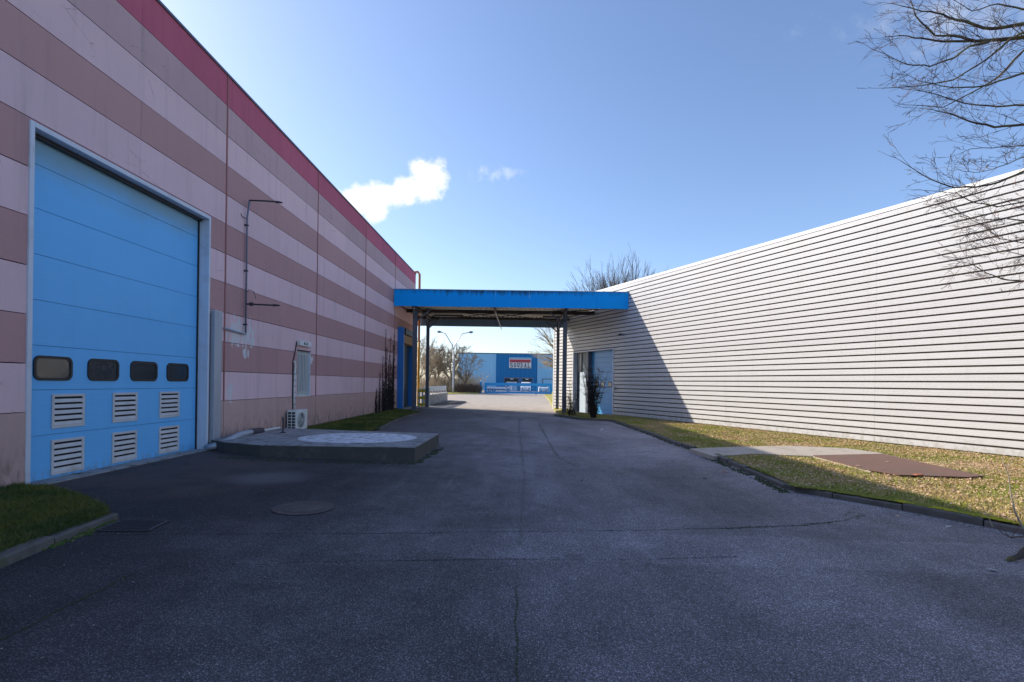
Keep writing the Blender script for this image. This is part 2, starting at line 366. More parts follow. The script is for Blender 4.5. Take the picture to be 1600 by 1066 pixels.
def asphalt():
    m = bpy.data.materials.new('asphalt'); m.use_nodes = True; t = NT(m.node_tree); p = t.n['Principled BSDF']
    g = t.new('ShaderNodeNewGeometry'); pos = g.outputs['Position']; x, y, z = sepz(t, pos)
    big = t.noise(t.scale(pos, (1, .45, 1)), .35, 6, .6); mid = t.noise(pos, 1.7, 6, .65)
    v = t.new('ShaderNodeTexVoronoi'); t.l.new(pos, v.inputs['Vector']); v.inputs['Scale'].default_value = 150
    vs = t.new('ShaderNodeSeparateColor'); t.l.new(v.outputs['Color'], vs.inputs[0])
    gr = t.math('POWER', vs.outputs[0], 7.0)
    fine = t.noise(pos, 75, 4, .75)
    f = t.math('ADD', .60, t.math('MULTIPLY', gr, 2.4))
    f = t.math('ADD', f, t.math('MULTIPLY', t.math('SUBTRACT', fine, .5), 2.3))
    f = t.math('MAXIMUM', f, .12)
    f = t.math('MULTIPLY', f, t.mapr(big, .3, .7, .66, 1.40)); f = t.math('MULTIPLY', f, t.mapr(mid, .3, .7, .85, 1.18))
    # the resurfaced strips: tone changes at the transverse seams
    wob = t.math('MULTIPLY', t.math('SUBTRACT', t.noise(pos, 1.3, 4), .5), .10)
    ys = t.math('ADD', y, wob)
    strip = t.math('MULTIPLY', t.mapr(ys, 5.32, 5.36), t.mapr(ys, 6.42, 6.46, 1, 0))
    f = t.math('MULTIPLY', f, t.math('ADD', 1.0, t.math('MULTIPLY', strip, .22)))
    lf = t.mapr(t.math('ADD', x, t.math('MULTIPLY', mid, 1.5)), -4.2, 3.0, .17, 1.0)      # vignette and shade of the wall painted in, darkening the left side
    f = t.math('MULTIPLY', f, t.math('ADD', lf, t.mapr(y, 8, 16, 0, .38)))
    base = t.mix(1.0, (.186, .172, .186, 1), t.val(f), 'MULTIPLY')
    # dusty, worn wheel tracks up the middle and along the kerb
    tr = t.math('MULTIPLY', t.mapr(t.noise(t.scale(pos, (2.2, .28, 1)), .9, 6, .7), .48, .72), t.mapr(t.math('ABSOLUTE', t.math('SUBTRACT', x, .6)), 1.0, 3.6, 1, .15))
    tr = t.math('MULTIPLY', tr, t.mapr(y, 5.5, 9.5, .15, 1))
    base = t.mix(t.math('MULTIPLY', tr, .75), base, (.24, .225, .225, 1))
    # old oil drips and damp stains
    st = t.math('MULTIPLY', t.mapr(t.noise(pos, 1.05, 5, .6), .60, .70), t.mapr(t.noise(pos, .23, 2), .45, .6))
    base = t.mix(t.math('MULTIPLY', st, .5), base, (.03, .03, .033, 1))
    # pale scuffs
    sc_ = t.mapr(t.noise(t.scale(pos, (.7, 2.6, 1), (3, 7, 0)), 1.4, 7, .75), .60, .74)
    base = t.mix(t.math('MULTIPLY', sc_, .33), base, (.27, .26, .27, 1))
    # brown leaf dust in front of the big door
    br = t.math('MULTIPLY', t.mapr(x, -5.6, -3.6, 1, 0), t.mapr(y, 6.8, 8.2, 0, 1))
    br = t.math('MULTIPLY', br, t.mapr(t.noise(pos, 1.2, 5), .35, .6, .3, 1))
    base = t.mix(t.math('MULTIPLY', br, .85), base, (.095, .066, .06, 1))
    ex = t.math('DIVIDE', t.math('ADD', x, 4.5), .9); ey = t.math('DIVIDE', t.math('SUBTRACT', y, 9.2), .8)
    el = t.math('ADD', t.math('SQRT', t.math('ADD', t.math('MULTIPLY', ex, ex), t.math('MULTIPLY', ey, ey))), t.math('MULTIPLY', mid, .8))
    base = t.mix(t.mapr(el, .7, 1.5, .5, 0), base, (.19, .175, .18, 1))
    # sunlit yard beyond the canopy: sun brightness painted in as a paler colour
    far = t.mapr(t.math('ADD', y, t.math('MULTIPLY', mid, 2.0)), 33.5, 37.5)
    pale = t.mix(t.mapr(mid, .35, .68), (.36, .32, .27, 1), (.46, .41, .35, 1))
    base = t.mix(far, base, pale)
    t.put(p.inputs['Base Color'], base)
    t.put(p.inputs['Roughness'], t.mapr(gr, 0, 1, .85, .55)); p.inputs['Specular IOR Level'].default_value = .35
    b = t.new('ShaderNodeBump'); b.inputs['Strength'].default_value = .6; b.inputs['Distance'].default_value = .006
    t.put(b.inputs['Height'], t.math('ADD', gr, t.math('MULTIPLY', fine, .8))); t.l.new(b.outputs[0], p.inputs['Normal'])
    return m
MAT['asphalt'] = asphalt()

# ------------------------------------------------------------------ ground
g = MB()
xs = [-1500, -60, -7.53, 0, 7.0, 60, 1500]; ysr = [-200, -10, 0, 10, 20, 30, 40, 60, 95.0]
def grid(xs, ys, zf):
    b = MB(); n = len(xs)
    for yv in ys:
        for xv in xs: b.v.append((xv, yv, zf(xv)))
    for j in range(len(ys) - 1):
        for i in range(n - 1): b.f.append((j * n + i, j * n + i + 1, (j + 1) * n + i + 1, (j + 1) * n + i))
    return b
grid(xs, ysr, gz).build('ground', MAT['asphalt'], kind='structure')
grid(xs, [95.0, 130, 400, 2500], lambda x: gz(x)).build('far_ground', mat('far_ground', (.22, .2, .16), .9, var=.4, vs=.05), kind='structure')

# ------------------------------------------------------------------ pink warehouse
WX = -7.53
PW = thing('pink_warehouse', 'long pink and mauve striped concrete warehouse with a wine red top band', 'warehouse', (WX, 18, 0))
END = 36.62
b = MB(); b.box(-48, WX - .27, -10.4, END - .08, -.2, 9.34); b.build('wall_core', MAT['core'], PW)
b = MB(); b.box(-47.6, WX - .02, -10.4, END - .1, 9.342, 9.40); b.build('roof', MAT['roofing'], PW)
BAYS = [13.02 + 5.87 * k for k in range(-4, 4)] + [END]
ROWS = [(-.15, 1.16)] + [(1.16 + .75 * k, 1.91 + .75 * k) for k in range(11)]
ROWMAT = ['wall_foot'] + ['wall_pale', 'wall_mauve'] * 4 + ['wall_pale', 'wall_mid', 'wall_red']
ROWMAT[7] = 'wall_pale'; ROWMAT[8] = 'wall_mauve'
OPEN = [(7.80, 12.36, -.5, 5.62), (17.30, 18.32, 1.18, 2.72), (31.45, 35.4, -.5, 4.75)]
def rects_minus(r, holes):
    out = [r]
    for (a0, a1, c0, c1) in holes:
        nxt = []
        for (y0, y1, z0, z1) in out:
            if a1 <= y0 or a0 >= y1 or c1 <= z0 or c0 >= z1: nxt.append((y0, y1, z0, z1)); continue
            if a0 > y0: nxt.append((y0, a0, z0, z1))
            if a1 < y1: nxt.append((a1, y1, z0, z1))
            m0, m1 = max(a0, y0), min(a1, y1)
            if c0 > z0: nxt.append((m0, m1, z0, c0))
            if c1 < z1: nxt.append((m0, m1, c1, z1))
        out = nxt
    return out
for ri, (z0, z1) in enumerate(ROWS):
    for bi in range(len(BAYS) - 1):
        y0, y1 = BAYS[bi], BAYS[bi + 1]; ym = y0 + 2.935
        halves = [(y0 + .012, min(ym, y1) - .0015)] + ([(ym + .0015, y1 - .012)] if y1 > ym + .5 else [])
        for (a, c) in halves:
            zt = z1 - (.009 if ri % 2 == 0 else .014)
            pr = rects_minus((a, c, z0 + .003, zt if ri < 11 else z1), OPEN)
            if not pr: continue
            dx = R.uniform(-.002, .002) + (.012 if ri == 0 else 0)
            for (p0, p1, q0, q1) in pr:
                if p1 - p0 < .02 or q1 - q0 < .02: continue
                MB().box(WX - .19, WX + dx, p0, p1, q0, q1).build('wall_panel', MAT[ROWMAT[ri]], PW)
for y in BAYS[:-1]:
    MB().box(WX - .1, WX + .018, y - .022, y + .022, 1.16, 9.40).build('joint_strip', MAT['joint'], PW)
    MB().box(WX - .1, WX + .006, y - .011, y + .011, -.15, 1.15).build('joint_strip', MAT['core'], PW)
MB().box(WX - .35, WX + .035, -10.4, END + .02, 9.41, 9.47).build('coping', MAT['coping'], PW)
MB().box(-47.9, WX - .005, END - .08, END, -.2, 9.405).build('gable_wall', MAT['wall_pale'], PW)

# door frame: thin face with deep white reveals
fy0, fy1, fz = 7.80, 12.36, 5.62
fr = MB()
fr.box(WX - .262, WX + .03, fy0, fy0 + .075, -.1, fz); fr.box(WX - .262, WX + .03, fy1 - .06, fy1, -.1, fz)
fr.box(WX - .262, WX + .03, fy0 + .075, fy1 - .06, fz - .08, fz)
fr.build('door_frame', MAT['white_steel'], PW, bevel=.006)
MB().box(WX - .262, WX + .10, fy0 + .08, fy1 - .07, -.1, .018).build('door_sill', MAT['concrete'], PW)
DX = WX - .235
dy0, dy1 = fy0 + .08, fy1 - .075
door = MB().box(DX - .028, DX - .024, dy0, dy1, .02, fz - .09).build('sectional_door', MAT['void'], PW)
secs = [.02, .75, 1.49, 2.21, 2.94, 3.67, 4.40, 5.10, fz - .085]
wins = [(8.16, 8.87), (9.19, 9.90), (10.20, 10.95), (11.25, 11.98)]
for i in range(len(secs) - 1):
    MB().box(DX - .022, DX, dy0 + .004, dy1 - .012, secs[i], secs[i + 1] - .006).build('door_section', MAT['door_blue'], door, bevel=.003)
def roundrect(cy, cz, w, h, r, n=5):
    pts = []
    for (sy, sz, a0) in ((1, 1, 0), (-1, 1, 90), (-1, -1, 180), (1, -1, 270)):
        for k in range(n + 1):
            a = math.radians(a0 + 90 * k / n)
            pts.append((cy + sy * (w / 2 - r) + r * math.cos(a), cz + sz * (h / 2 - r) + r * math.sin(a)))
    return pts
def ring_yz(mb, outer, inner, x0, x1):
    n = len(outer); vs = [(x1, *p) for p in outer] + [(x1, *p) for p in inner] + [(x0, *p) for p in outer] + [(x0, *p) for p in inner]
    fs = []
    for i in range(n):
        j = (i + 1) % n
        fs += [(i, j, n + j, n + i), (2 * n + i, 2 * n + j, j, i), (n + i, n + j, 3 * n + j, 3 * n + i)]
    return mb.add(vs, fs)
for (a, c) in wins:
    cy, w = (a + c) / 2, c - a
    mb = MB(); ring_yz(mb, roundrect(cy, 1.845, w, .405, .11), roundrect(cy, 1.845, w - .09, .315, .075), DX, DX + .022)
    wf = mb.build('door_window', MAT['black'], PW, smooth=False)
    mb = MB(); q = roundrect(cy, 1.845, w - .085, .32, .075)
    mb.add([(DX + .007, *p) for p in q], [tuple(range(len(q)))]); mb.build('pane', MAT['glass'], wf)
for (a, c) in ((8.49, 9.13), (9.76, 10.39), (11.03, 11.67)):
    for (z0, z1) in ((.845, 1.415), (.065, .65)):
        mb = MB(); t_ = .045
        mb.box(DX + .001, DX + .022, a, c, z0, z0 + t_); mb.box(DX + .001, DX + .022, a, c, z1 - t_, z1)
        mb.box(DX + .001, DX + .022, a, a + t_, z0 + t_, z1 - t_); mb.box(DX + .001, DX + .022, c - t_, c, z0 + t_, z1 - t_)
        for sy in (a + .02, c - .02):
            for sz in (z0 + .14, z1 - .14): mb.box(DX + .022, DX + .026, sy - .006, sy + .006, sz - .006, sz + .006)
        vg = mb.build('vent_grille', MAT['vent'], PW, bevel=.002)
        MB().box(DX + .0005, DX + .003, a + t_, c - t_, z0 + t_, z1 - t_).build('vent_back', MAT['void'], vg)
        n = 5; hh = (z1 - z0 - 2 * t_) / n
        for k in range(n):
            zc = z0 + t_ + hh * k
            v = [(DX + .004, a + t_, zc + hh * .62), (DX + .004, c - t_, zc + hh * .62), (DX + .026, c - t_, zc + hh * .06), (DX + .026, a + t_, zc + hh * .06)]
            v2 = [(x - .002, y, z - .008) for x, y, z in v]
            MB().add(v + v2, [(0, 3, 2, 1), (4, 5, 6, 7), (0, 1, 5, 4), (3, 7, 6, 2), (0, 4, 7, 3), (1, 2, 6, 5)]).build('slat', MAT['vent'], vg)
MB().box(DX + .001, DX + .05, dy0 + .01, dy0 + .17, .17, .42).build('door_latch', MAT['black'], PW, bevel=.02)
MB().box(WX - .20, WX - .14, dy0 + .0, dy1, fz - .14, fz - .082).build('door_seal', MAT['black'], PW)
# side seal strip dark line at far jamb
MB().box(DX - .02, DX + .03, dy1 - .011, dy1 + .012, .02, fz - .09).build('door_seal', MAT['black'], PW)

# barred window
wy0, wy1, wz0, wz1 = 17.30, 18.32, 1.18, 2.72
mb = MB(); X0, X1 = WX - .19, WX - .10
mb.box(X0, X1, wy0, wy0 + .06, wz0, wz1); mb.box(X0, X1, wy1 - .06, wy1, wz0, wz1); mb.box(X0, X1, wy0 + .06, wy1 - .06, wz0, wz0 + .06); mb.box(X0, X1, wy0 + .06, wy1 - .06, wz1 - .06, wz1)
mb.box(X0, X1 - .01, (wy0 + wy1) / 2 - .03, (wy0 + wy1) / 2 + .03, wz0 + .06, wz1 - .06)
win = mb.build('window', MAT['white_plastic'], PW)
MB().box(X0 + .01, X0 + .03, wy0 + .06, wy1 - .06, wz0 + .06, wz1 - .06).build('pane', MAT['glass'], win)
MB().box(WX - .19, WX + .012, wy1 - .004, wy1 + .05, wz0, wz1).build('window_trim', MAT['white_steel'], PW)
MB().box(WX - .19, WX + .03, wy0 - .03, wy1 + .05, wz1, wz1 + .03).build('window_trim', MAT['rust'], PW)
MB().box(WX - .19, WX + .04, wy0 - .02, wy1 + .02, wz0 - .035, wz0).build('window_sill', MAT['white_plastic'], PW)
for k in range(8):
    y = wy0 + .07 + (wy1 - wy0 - .14) * k / 7
    MB().box(WX - .045, WX - .015, y - .014, y + .014, wz0 + .01, wz1 - .01).build('window_bar', MAT['white_plastic'], win)
for zz in (wz0 + .12, wz1 - .1):
    MB().box(WX - .055, WX - .045, wy0, wy1, zz - .015, zz + .015).build('window_bar', MAT['white_plastic'], win)

# loading door under the canopy (blue surround, dark strip curtain)
mb = MB(); mb.box(WX - .19, WX + .36, 31.46, 31.66, 0, 5.08).build('dock_door_jamb', MAT['blue_paint'], PW, bevel=.01)
MB().box(WX - .19, WX + .30, 35.2, 35.4, 0, 4.7).build('dock_door_jamb', MAT['blue_paint'], PW, bevel=.01)
MB().box(WX - .18, WX + .26, 31.662, 31.78, 0, 4.6).build('dock_door_trim', MAT['galv'], PW)
MB().box(WX + .02, WX + .42, 31.80, 34.9, 4.68, 5.05).build('dock_shutter_box', MAT['black'], PW, bevel=.02)
lint = MB().box(WX - .17, WX + .28, 31.79, 35.19, 4.15, 4.66).build('dock_lintel', mat('ochre_boards', (.36, .22, .12), .8, var=.4, vs=5), PW)
for k in range(3):
    MB().box(WX + .285, WX + .31, 31.80, 35.18, 4.18 + k * .155, 4.31 + k * .155).build('board', lint.data.materials[0], lint)
for k in range(12):
    MB().box(WX - .15 + .01 * (k % 2), WX - .135 + .01 * (k % 2), 31.8 + k * .28, 31.8 + k * .28 + .29, .05, 4.15).build('strip_curtain', mat('dark_curtain_%d' % k, (.015 + .01 * (k % 3), .025 + .015 * (k % 3), .045 + .02 * (k % 2)), .4) if k < 3 else bpy.data.materials['dark_curtain_%d' % (k % 3)], PW)
MB().box(WX - .05, WX + .5, 31.4, 35.5, -.1, .05).build('dock_step', MAT['concrete'], PW)

# tall grey sheet guard right of the door
t_ = thing('guard_box', 'tall narrow galvanised sheet cover on the wall right of the big blue door', 'metal cover', (WX, 12.7, .15))
mb = MB(); mb.box(WX + .016, WX + .12, 12.42, 12.72, .16, 3.36).build('sheet_body', MAT['galv'], t_, bevel=.006)
MB().box(WX + .01, WX + .125, 12.41, 12.73, 3.36, 3.38).build('cap', MAT['white_steel'], t_)
MB().box(WX + .002, WX + .015, 12.39, 12.76, .14, 3.30).build('back_plate', MAT['lead'], t_)
MB().box(WX + .03, WX + .10, 12.5, 12.6, .08, .155).build('foot', MAT['red_small'], t_)

# lamp bracket of dark conduit
t_ = thing('wall_lamp_bracket', 'dark steel conduit with two outreach arms fixed beside the flaking paint', 'pipe bracket', (WX, 13.9, 2.9))
bx = WX + .06
MB().tube([(bx, 13.92, 2.93), (bx, 13.92, 6.1), (bx + .05, 13.93, 6.58)], .024, 8).build('pipe', MAT['lead'], t_, smooth=True)
MB().tube([(bx + .05, 13.93, 6.58), (bx + .5, 13.9, 6.56), (bx + .90, 13.88, 6.53)], .022, 8).build('arm', MAT['rust'], t_, smooth=True)
MB().tube([(bx + .80, 13.88, 6.53), (bx + .97, 13.87, 6.51)], [.034, .02], 8).build('arm_end', MAT['rust'], t_)
MB().tube([(bx, 13.92, 3.76), (bx + .85, 13.9, 3.73)], .022, 8).build('arm', MAT['rust'], t_, smooth=True)
MB().tube([(bx + .75, 13.9, 3.733), (bx + .93, 13.9, 3.73)], [.036, .018], 8).build('arm_end', MAT['rust'], t_)
MB().tube([(bx + .1, 13.92, 3.76), (bx + .19, 13.92, 3.757)], .05, 8).build('clamp', MAT['rust'], t_)
MB().tube([(bx, 12.92, 3.0), (bx, 13.92, 2.94)], .03, 8).build('conduit', MAT['galv'], t_)
MB().tube([(bx, 13.92, 4.05), (bx + .06, 13.93, 4.15), (bx + .2, 13.93, 4.1), (bx + .26, 13.93, 3.92)], .008, 5).build('cable', MAT['rust'], t_)
MB().tube([(WX, 13.7, 6.15), (WX + .02, 13.75, 6.08), (bx, 13.9, 6.07)], .01, 5).build('cable', MAT['rust'], t_)
for zz in (3.2, 4.66, 5.9):
    MB().box(WX, bx + .03, 13.885, 13.955, zz - .02, zz + .02).build('clip', MAT['rust'], t_)

# air conditioner outdoor unit
AY0, AY1, AX0, AX1, AZ0, AZ1 = 16.40, 17.26, WX + .09, WX + .39, .09, .74
pad = MB().box(WX + .02, WX + .55, 16.2, 17.5, -.06, .045).build('concrete_pad', MAT['concrete'])
tag(pad, 'small grey concrete pad under the air conditioning unit', 'concrete pad')
ac = thing('air_conditioner_unit', 'white outdoor air conditioning unit with round fan against the pink wall', 'air conditioner', ((AX0 + AX1) / 2, (AY0 + AY1) / 2, .05))
cs = MB().box(AX0, AX1, AY0 + .014, AY1, AZ0, AZ1).build('casing', MAT['white_plastic'], ac, bevel=.012)
MB().box(AX0 + .03, AX1 - .03, AY0 + .006, AY0 + .0135, AZ0 + .04, AZ1 - .05).build('coil_side', mat('dark_coil', (.02, .05, .06), .5), ac)
mb = MB()
for k in range(7): zz = AZ0 + .035 + k * (AZ1 - AZ0 - .08) / 6; mb.box(AX0 + .012, AX1 - .012, AY0 - .006, AY0 + .005, zz - .010, zz + .010)
for k in range(3): xx = AX0 + .024 + k * (AX1 - AX0 - .05) / 2; mb.box(xx - .012, xx + .012, AY0 - .008, AY0 - .0065, AZ0 + .03, AZ1 - .03)
mb.build('side_grid', MAT['white_plastic'], ac)
fc = ((AY0 + .36), (AZ0 + AZ1) / 2)
mb = MB(); q = [(fc[0] + .25 * math.cos(a), fc[1] + .25 * math.sin(a)) for a in [2 * math.pi * k / 28 for k in range(28)]]
mb.add([(AX1 + .002, *p) for p in q], [tuple(range(28))]); mb.build('fan_opening', MAT['void'], ac)
fan = MB()
for k in range(3):
    a0 = k * 2.094; v = []
    for rr, da, dxx in ((.04, -.3, .004), (.21, -.35, .004), (.21, .55, .016), (.04, .5, .016)):
        v.append((AX1 + dxx, fc[0] + rr * math.cos(a0 + da), fc[1] + rr * math.sin(a0 + da)))
    fan.add(v, [(0, 1, 2, 3)])
fan.build('fan_blades', MAT['lead'], ac)
mb = MB()
for rr in [.05, .09, .13, .17, .21, .25]:
    mb.tube([(AX1 + .022, fc[0] + rr * math.cos(a), fc[1] + rr * math.sin(a)) for a in [2 * math.pi * k / 24 for k in range(25)]], .0042 if rr < .24 else .011, 4, caps=False)
for k in range(8):
    a = k * math.pi / 4; mb.tube([(AX1 + .024, fc[0], fc[1]), (AX1 + .02, fc[0] + .25 * math.cos(a), fc[1] + .25 * math.sin(a))], .004, 4)
mb.build('fan_guard', MAT['white_plastic'], ac)
for yy in (AY0 + .12, AY1 - .14): MB().box(AX0 + .0, AX1 + .02, yy, yy + .05, .045, AZ0).build('foot', MAT['black'], ac)
pc = thing('refrigerant_pipe', 'white taped pipe climbing the wall from the air conditioning unit beside the window', 'pipe', (WX, 17.1, .7))
px_ = WX + .045
pp = MB().tube([(px_, 17.02, .74), (px_, 17.0, 1.2), (px_, 17.02, 1.9), (px_, 17.06, 2.15), (px_, 17.02, 2.28), (px_ + .02, 16.93, 2.33)], .036, 8).build('insulated_pipe', MAT['white_plastic'], pc, smooth=True)
for k in range(6): MB().box(WX, px_ + .042, 16.975, 17.06, .9 + k * .2, .92 + k * .2).build('pipe_clip', MAT['lead'], pc)
MB().tube([(px_ - .02, 16.95, .74), (px_ - .02, 16.94, 2.3), (px_ - .02, 17.1, 2.7), (px_ - .02, 17.2, 3.0)], .018, 6).build('cable', MAT['black'], pc)
bx_ = thing('wall_junction_box', 'small white box with a dark slot fixed above the barred window', 'wall box', (WX, 17.7, 2.87))
MB().box(WX + .002, WX + .13, 17.25, 18.15, 2.88, 3.06).build('box_body', MAT['white_plastic'], bx_, bevel=.01)
MB().box(WX + .131, WX + .136, 17.52, 17.85, 2.93, 3.01).build('dark_slot', MAT['black'], bx_)
MB().box(WX + .136, WX + .139, 17.60, 17.80, 2.955, 2.985).build('slot_label', MAT['white_plastic'], bx_)

# ------------------------------------------------------------------ raised concrete platform
pl = thing('concrete_platform', 'low weathered concrete platform with a worn white circle painted on top', 'platform', (-4.8, 13, 0))
PT = .24
poly = [(-7.50, 12.45), (-6.9, 11.98), (-5.8, 11.48), (-2.32, 11.46), (-2.28, 14.6), (-5.4, 15.25), (-7.50, 15.7)]
MB().prism(poly, lambda x, y: gz(x) - .1, lambda x, y: PT - .012).build('slab', MAT['slab_side'], pl, bevel=.01)
MB().prism([(x * .9995 - .002, y) for x, y in poly], PT - .011, PT).build('slab_top', MAT['concrete'], pl)
c0 = atG(540, 686, 0); c0 = Vector((-4.15, 13.25, PT))
mb = MB(); nseg = 72; rr = 1.42
for k in range(nseg):
    a = 2 * math.pi * k / nseg; j = 1 + .03 * mnoise.noise(Vector((math.cos(a) * 2, math.sin(a) * 2, 5)))
    mb.v.append((c0.x + rr * 1.05 * j * math.cos(a), c0.y + rr * .86 * j * math.sin(a), PT + .004))
mb.f.append(tuple(range(nseg))); mb.build('painted_circle', MAT['paint'], pl)
# steel rod standing on it
q = Vector((-6.55, 14.2, PT))
rod = MB().tube([(q.x, q.y, q.z), (q.x + .01, q.y, q.z + .3), (q.x - .01, q.y + .01, q.z + .43)], .022, 6).build('steel_stub', MAT['rust'])
tag(rod, 'short rusty steel stub standing upright on the concrete platform', 'steel stub')
MB().box(q.x - .07, q.x + .07, q.y - .05, q.y + .05, PT + .001, PT + .02).build('base_plate', MAT['rust'], rod)
rod.location = (0, 0, 0)
dp = thing('drain_pipe', 'grey plastic drain pipe lying at the foot of the wall on the platform', 'pipe', (-7.3, 12.4, .1))
MB().tube([(-7.50, 12.25, .05), (-7.30, 12.28, .10), (-7.12, 12.45, .18), (-7.1, 13.0, .30), (-7.15, 13.7, .31)], [.075, .085, .085, .08, .075], 12).build('pipe', MAT['galv'], dp, smooth=True)
MB().tube([(-7.16, 13.65, .31), (-7.19, 14.3, .28)], .09, 12).build('collar', MAT['rust'], dp)
MB().tube([(-7.19, 14.3, .28), (-7.2, 15.4, .275)], .03, 8).build('thin_pipe', MAT['white_plastic'], dp)
# litter of dead leaves where pipe meets the slab
def scatter_leaves(name, pts_fn, n, size, m, label, cat, seed=1, kind='stuff'):
    r = random.Random(seed); mb = MB()
    for _ in range(n):
        x, y, z = pts_fn(r); s = size * r.uniform(.5, 1.3); a = r.uniform(0, 6.28)
        u = Vector((math.cos(a), math.sin(a), r.uniform(-.5, .5))) * s; v = Vector((-math.sin(a), math.cos(a), r.uniform(-.6, .6))) * s * r.uniform(.4, .8)
        c = Vector((x, y, z + .012)); up = Vector((0, 0, s * r.uniform(0, .5)))
        mb.add([c - u, c - v + up, c + u, c + v + up], [(0, 1, 2), (0, 2, 3)])
    o = mb.build(name, m); o['kind'] = kind
    if label: o['label'] = label
    o['category'] = cat
    return o

# ------------------------------------------------------------------ lawns, kerbs
def lawn_z_right(x, y):
    # height above yard rises a little behind the kerb
    return gz(x) + .085
kerbA = [atG(*p) for p in ((866, 650), (905, 656), (955, 658.5), (978, 666), (1020, 681), (1055, 695), (1082, 703))]
kerbB = [atG(*p) for p in ((1113, 716), (1150, 731), (1195, 750), (1238, 770), (1300, 779), (1400, 796), (1500, 815), (1600, 836), (1720, 860))]
ANG = math.atan2(5.16, 11.27); WD = Vector((-math.sin(ANG), math.cos(ANG), 0)); W0 = Vector((6.4, 30.31, -.22)); WN = Vector((-math.cos(ANG), -math.sin(ANG), 0))
def wallpt(t, z=0.0, out=0.0):
    q = W0 + WD * t + WN * out; return Vector((q.x, q.y, z))
def offset_line(pts, d):
    out = []
    for i, p in enumerate(pts):
        t = (pts[min(i + 1, len(pts) - 1)] - pts[max(i - 1, 0)]); t.z = 0; t.normalize()
        out.append(p + Vector((-t.y, t.x, 0)) * d)
    return out
def resample(pts, step):
    out = [pts[0].copy()]; acc = 0
    for a, b_ in zip(pts, pts[1:]):
        L = (b_ - a).length; d = step - acc
        while d <= L:
            out.append(a.lerp(b_, d / L)); d += step
        acc = L - (d - step)
    if (out[-1] - pts[-1]).length > step * .3: out.append(pts[-1].copy())
    return out
def kerb(name, label, pts, width, h, side, group=None, step=1.0, wob=.012):
    """one row of kerb stones; side +1 puts the stones to the left of the line"""
    root = thing(name, label, 'kerb', pts[0], group)
    st = resample(pts, step)
    for a, b_ in zip(st, st[1:]):
        d = (b_ - a); L = d.length; 
        if L < .15: continue
        d.normalize(); nrm = Vector((-d.y, d.x, 0)).normalized() * side
        jx = R.uniform(-wob, wob); jz = R.uniform(-wob, wob); g_ = .008
        A, B = a + d * g_ + nrm * jx, b_ - d * g_ + nrm * (jx + R.uniform(-wob, wob) * .7)
        vs = []
        for P_, in ((A,), (B,)):
            for (o_, z_) in ((0, -.08), (0, h - .02), (.022, h), (width, h), (width, -.08)):
                q = P_ + nrm * o_; vs.append((q.x, q.y, gz(q.x) + z_ + (jz if z_ > 0 else 0)))
        n = 5; fs = [tuple(range(n)), tuple(range(n, 2 * n))[::-1]] + [(i, n + i, n + (i + 1) % n, (i + 1) % n) for i in range(n)]
        MB().add(vs, fs).build('kerb_stone', MAT['kerb'], root)
    return root
# note: lines run from far to near, lawn is on their left when walking far->near? (x grows) -> side chosen by test
kerb('lawn_kerb', 'mossy concrete kerb curving round the far part of the right lawn', kerbA, .13, .10, 1, step=.9)
kerb('lawn_kerb', 'crooked dark kerb edging the near lawn in front of the white wall', kerbB, .15, .10, 1, step=1.0, wob=.026)
KA = offset_line(kerbA, .12); KB = offset_line(kerbB, .14)
def tri_fill(name, poly, zf, m, **props):
    import bmesh
    bm = bmesh.new(); vs = [bm.verts.new((p[0], p[1], 0)) for p in poly]; f = bm.faces.new(vs)
    bmesh.ops.triangulate(bm, faces=[f])
    for _ in range(7):
        long_e = [e for e in bm.edges if e.calc_length() > .9]
        if not long_e: break
        bmesh.ops.subdivide_edges(bm, edges=long_e, cuts=1); bmesh.ops.triangulate(bm, faces=bm.faces[:])
    for v in bm.verts: v.co.z = zf(v.co.x, v.co.y)
    bmesh.ops.recalc_face_normals(bm, faces=bm.faces[:])
    me = bpy.data.meshes.new(name); bm.to_mesh(me); bm.free()
    if me.polygons and me.polygons[0].normal.z < 0: me.flip_normals()
    me.materials.append(m); o = bpy.data.objects.new(name, me); COL.objects.link(o)
    for k, v in props.items(): o[k] = v
    return o
gapA, gapB = KA[-1], KB[0]
pathpts_top = [atG(*p, .09) for p in ((1090, 703), (1150, 698), (1230, 697), (1320, 700), (1372, 707), (1420, 716))]
# the lawn: far part + near part in one outline along the kerb, wall at the back
lawn_poly = [(p.x, p.y) for p in KA] + [(p.x, p.y) for p in KB] + [(q.x, q.y) for q in (wallpt(-30, 0, -.03), wallpt(-20, 0, -.03), wallpt(-8, 0, -.03), wallpt(0, 0, -.03), wallpt(1.2, 0, .1), wallpt(1.2, 0, 1.2), wallpt(5.2, 0, 1.3))]
def lz(x, y): return gz(x) + .09 + .02 * mnoise.noise(Vector((x * .6, y * .6, 2)))
tri_fill('lawn', lawn_poly, lz, MAT['lawn'], kind='structure')
def inpoly(x, y, poly):
    c = False; n = len(poly); j = n - 1
    for i in range(n):
        xi, yi = poly[i]; xj, yj = poly[j]
        if (yi > y) != (yj > y) and x < (xj - xi) * (y - yi) / (yj - yi) + xi: c = not c
        j = i
    return c
plate_poly = [(p.x, p.y) for p in [atG(*q, .11) for q in ((1270, 713.5), (1380, 711), (1440, 725), (1538, 746), (1512, 748), (1405, 744.5), (1350, 735))]]
path_poly = [(p.x, p.y) for p in [atG(*q, .10) for q in ((1078, 702), (1150, 699), (1230, 697.5), (1320, 701), (1372, 708), (1420, 719), (1360, 738), (1270, 714), (1180, 710), (1115, 714))]]
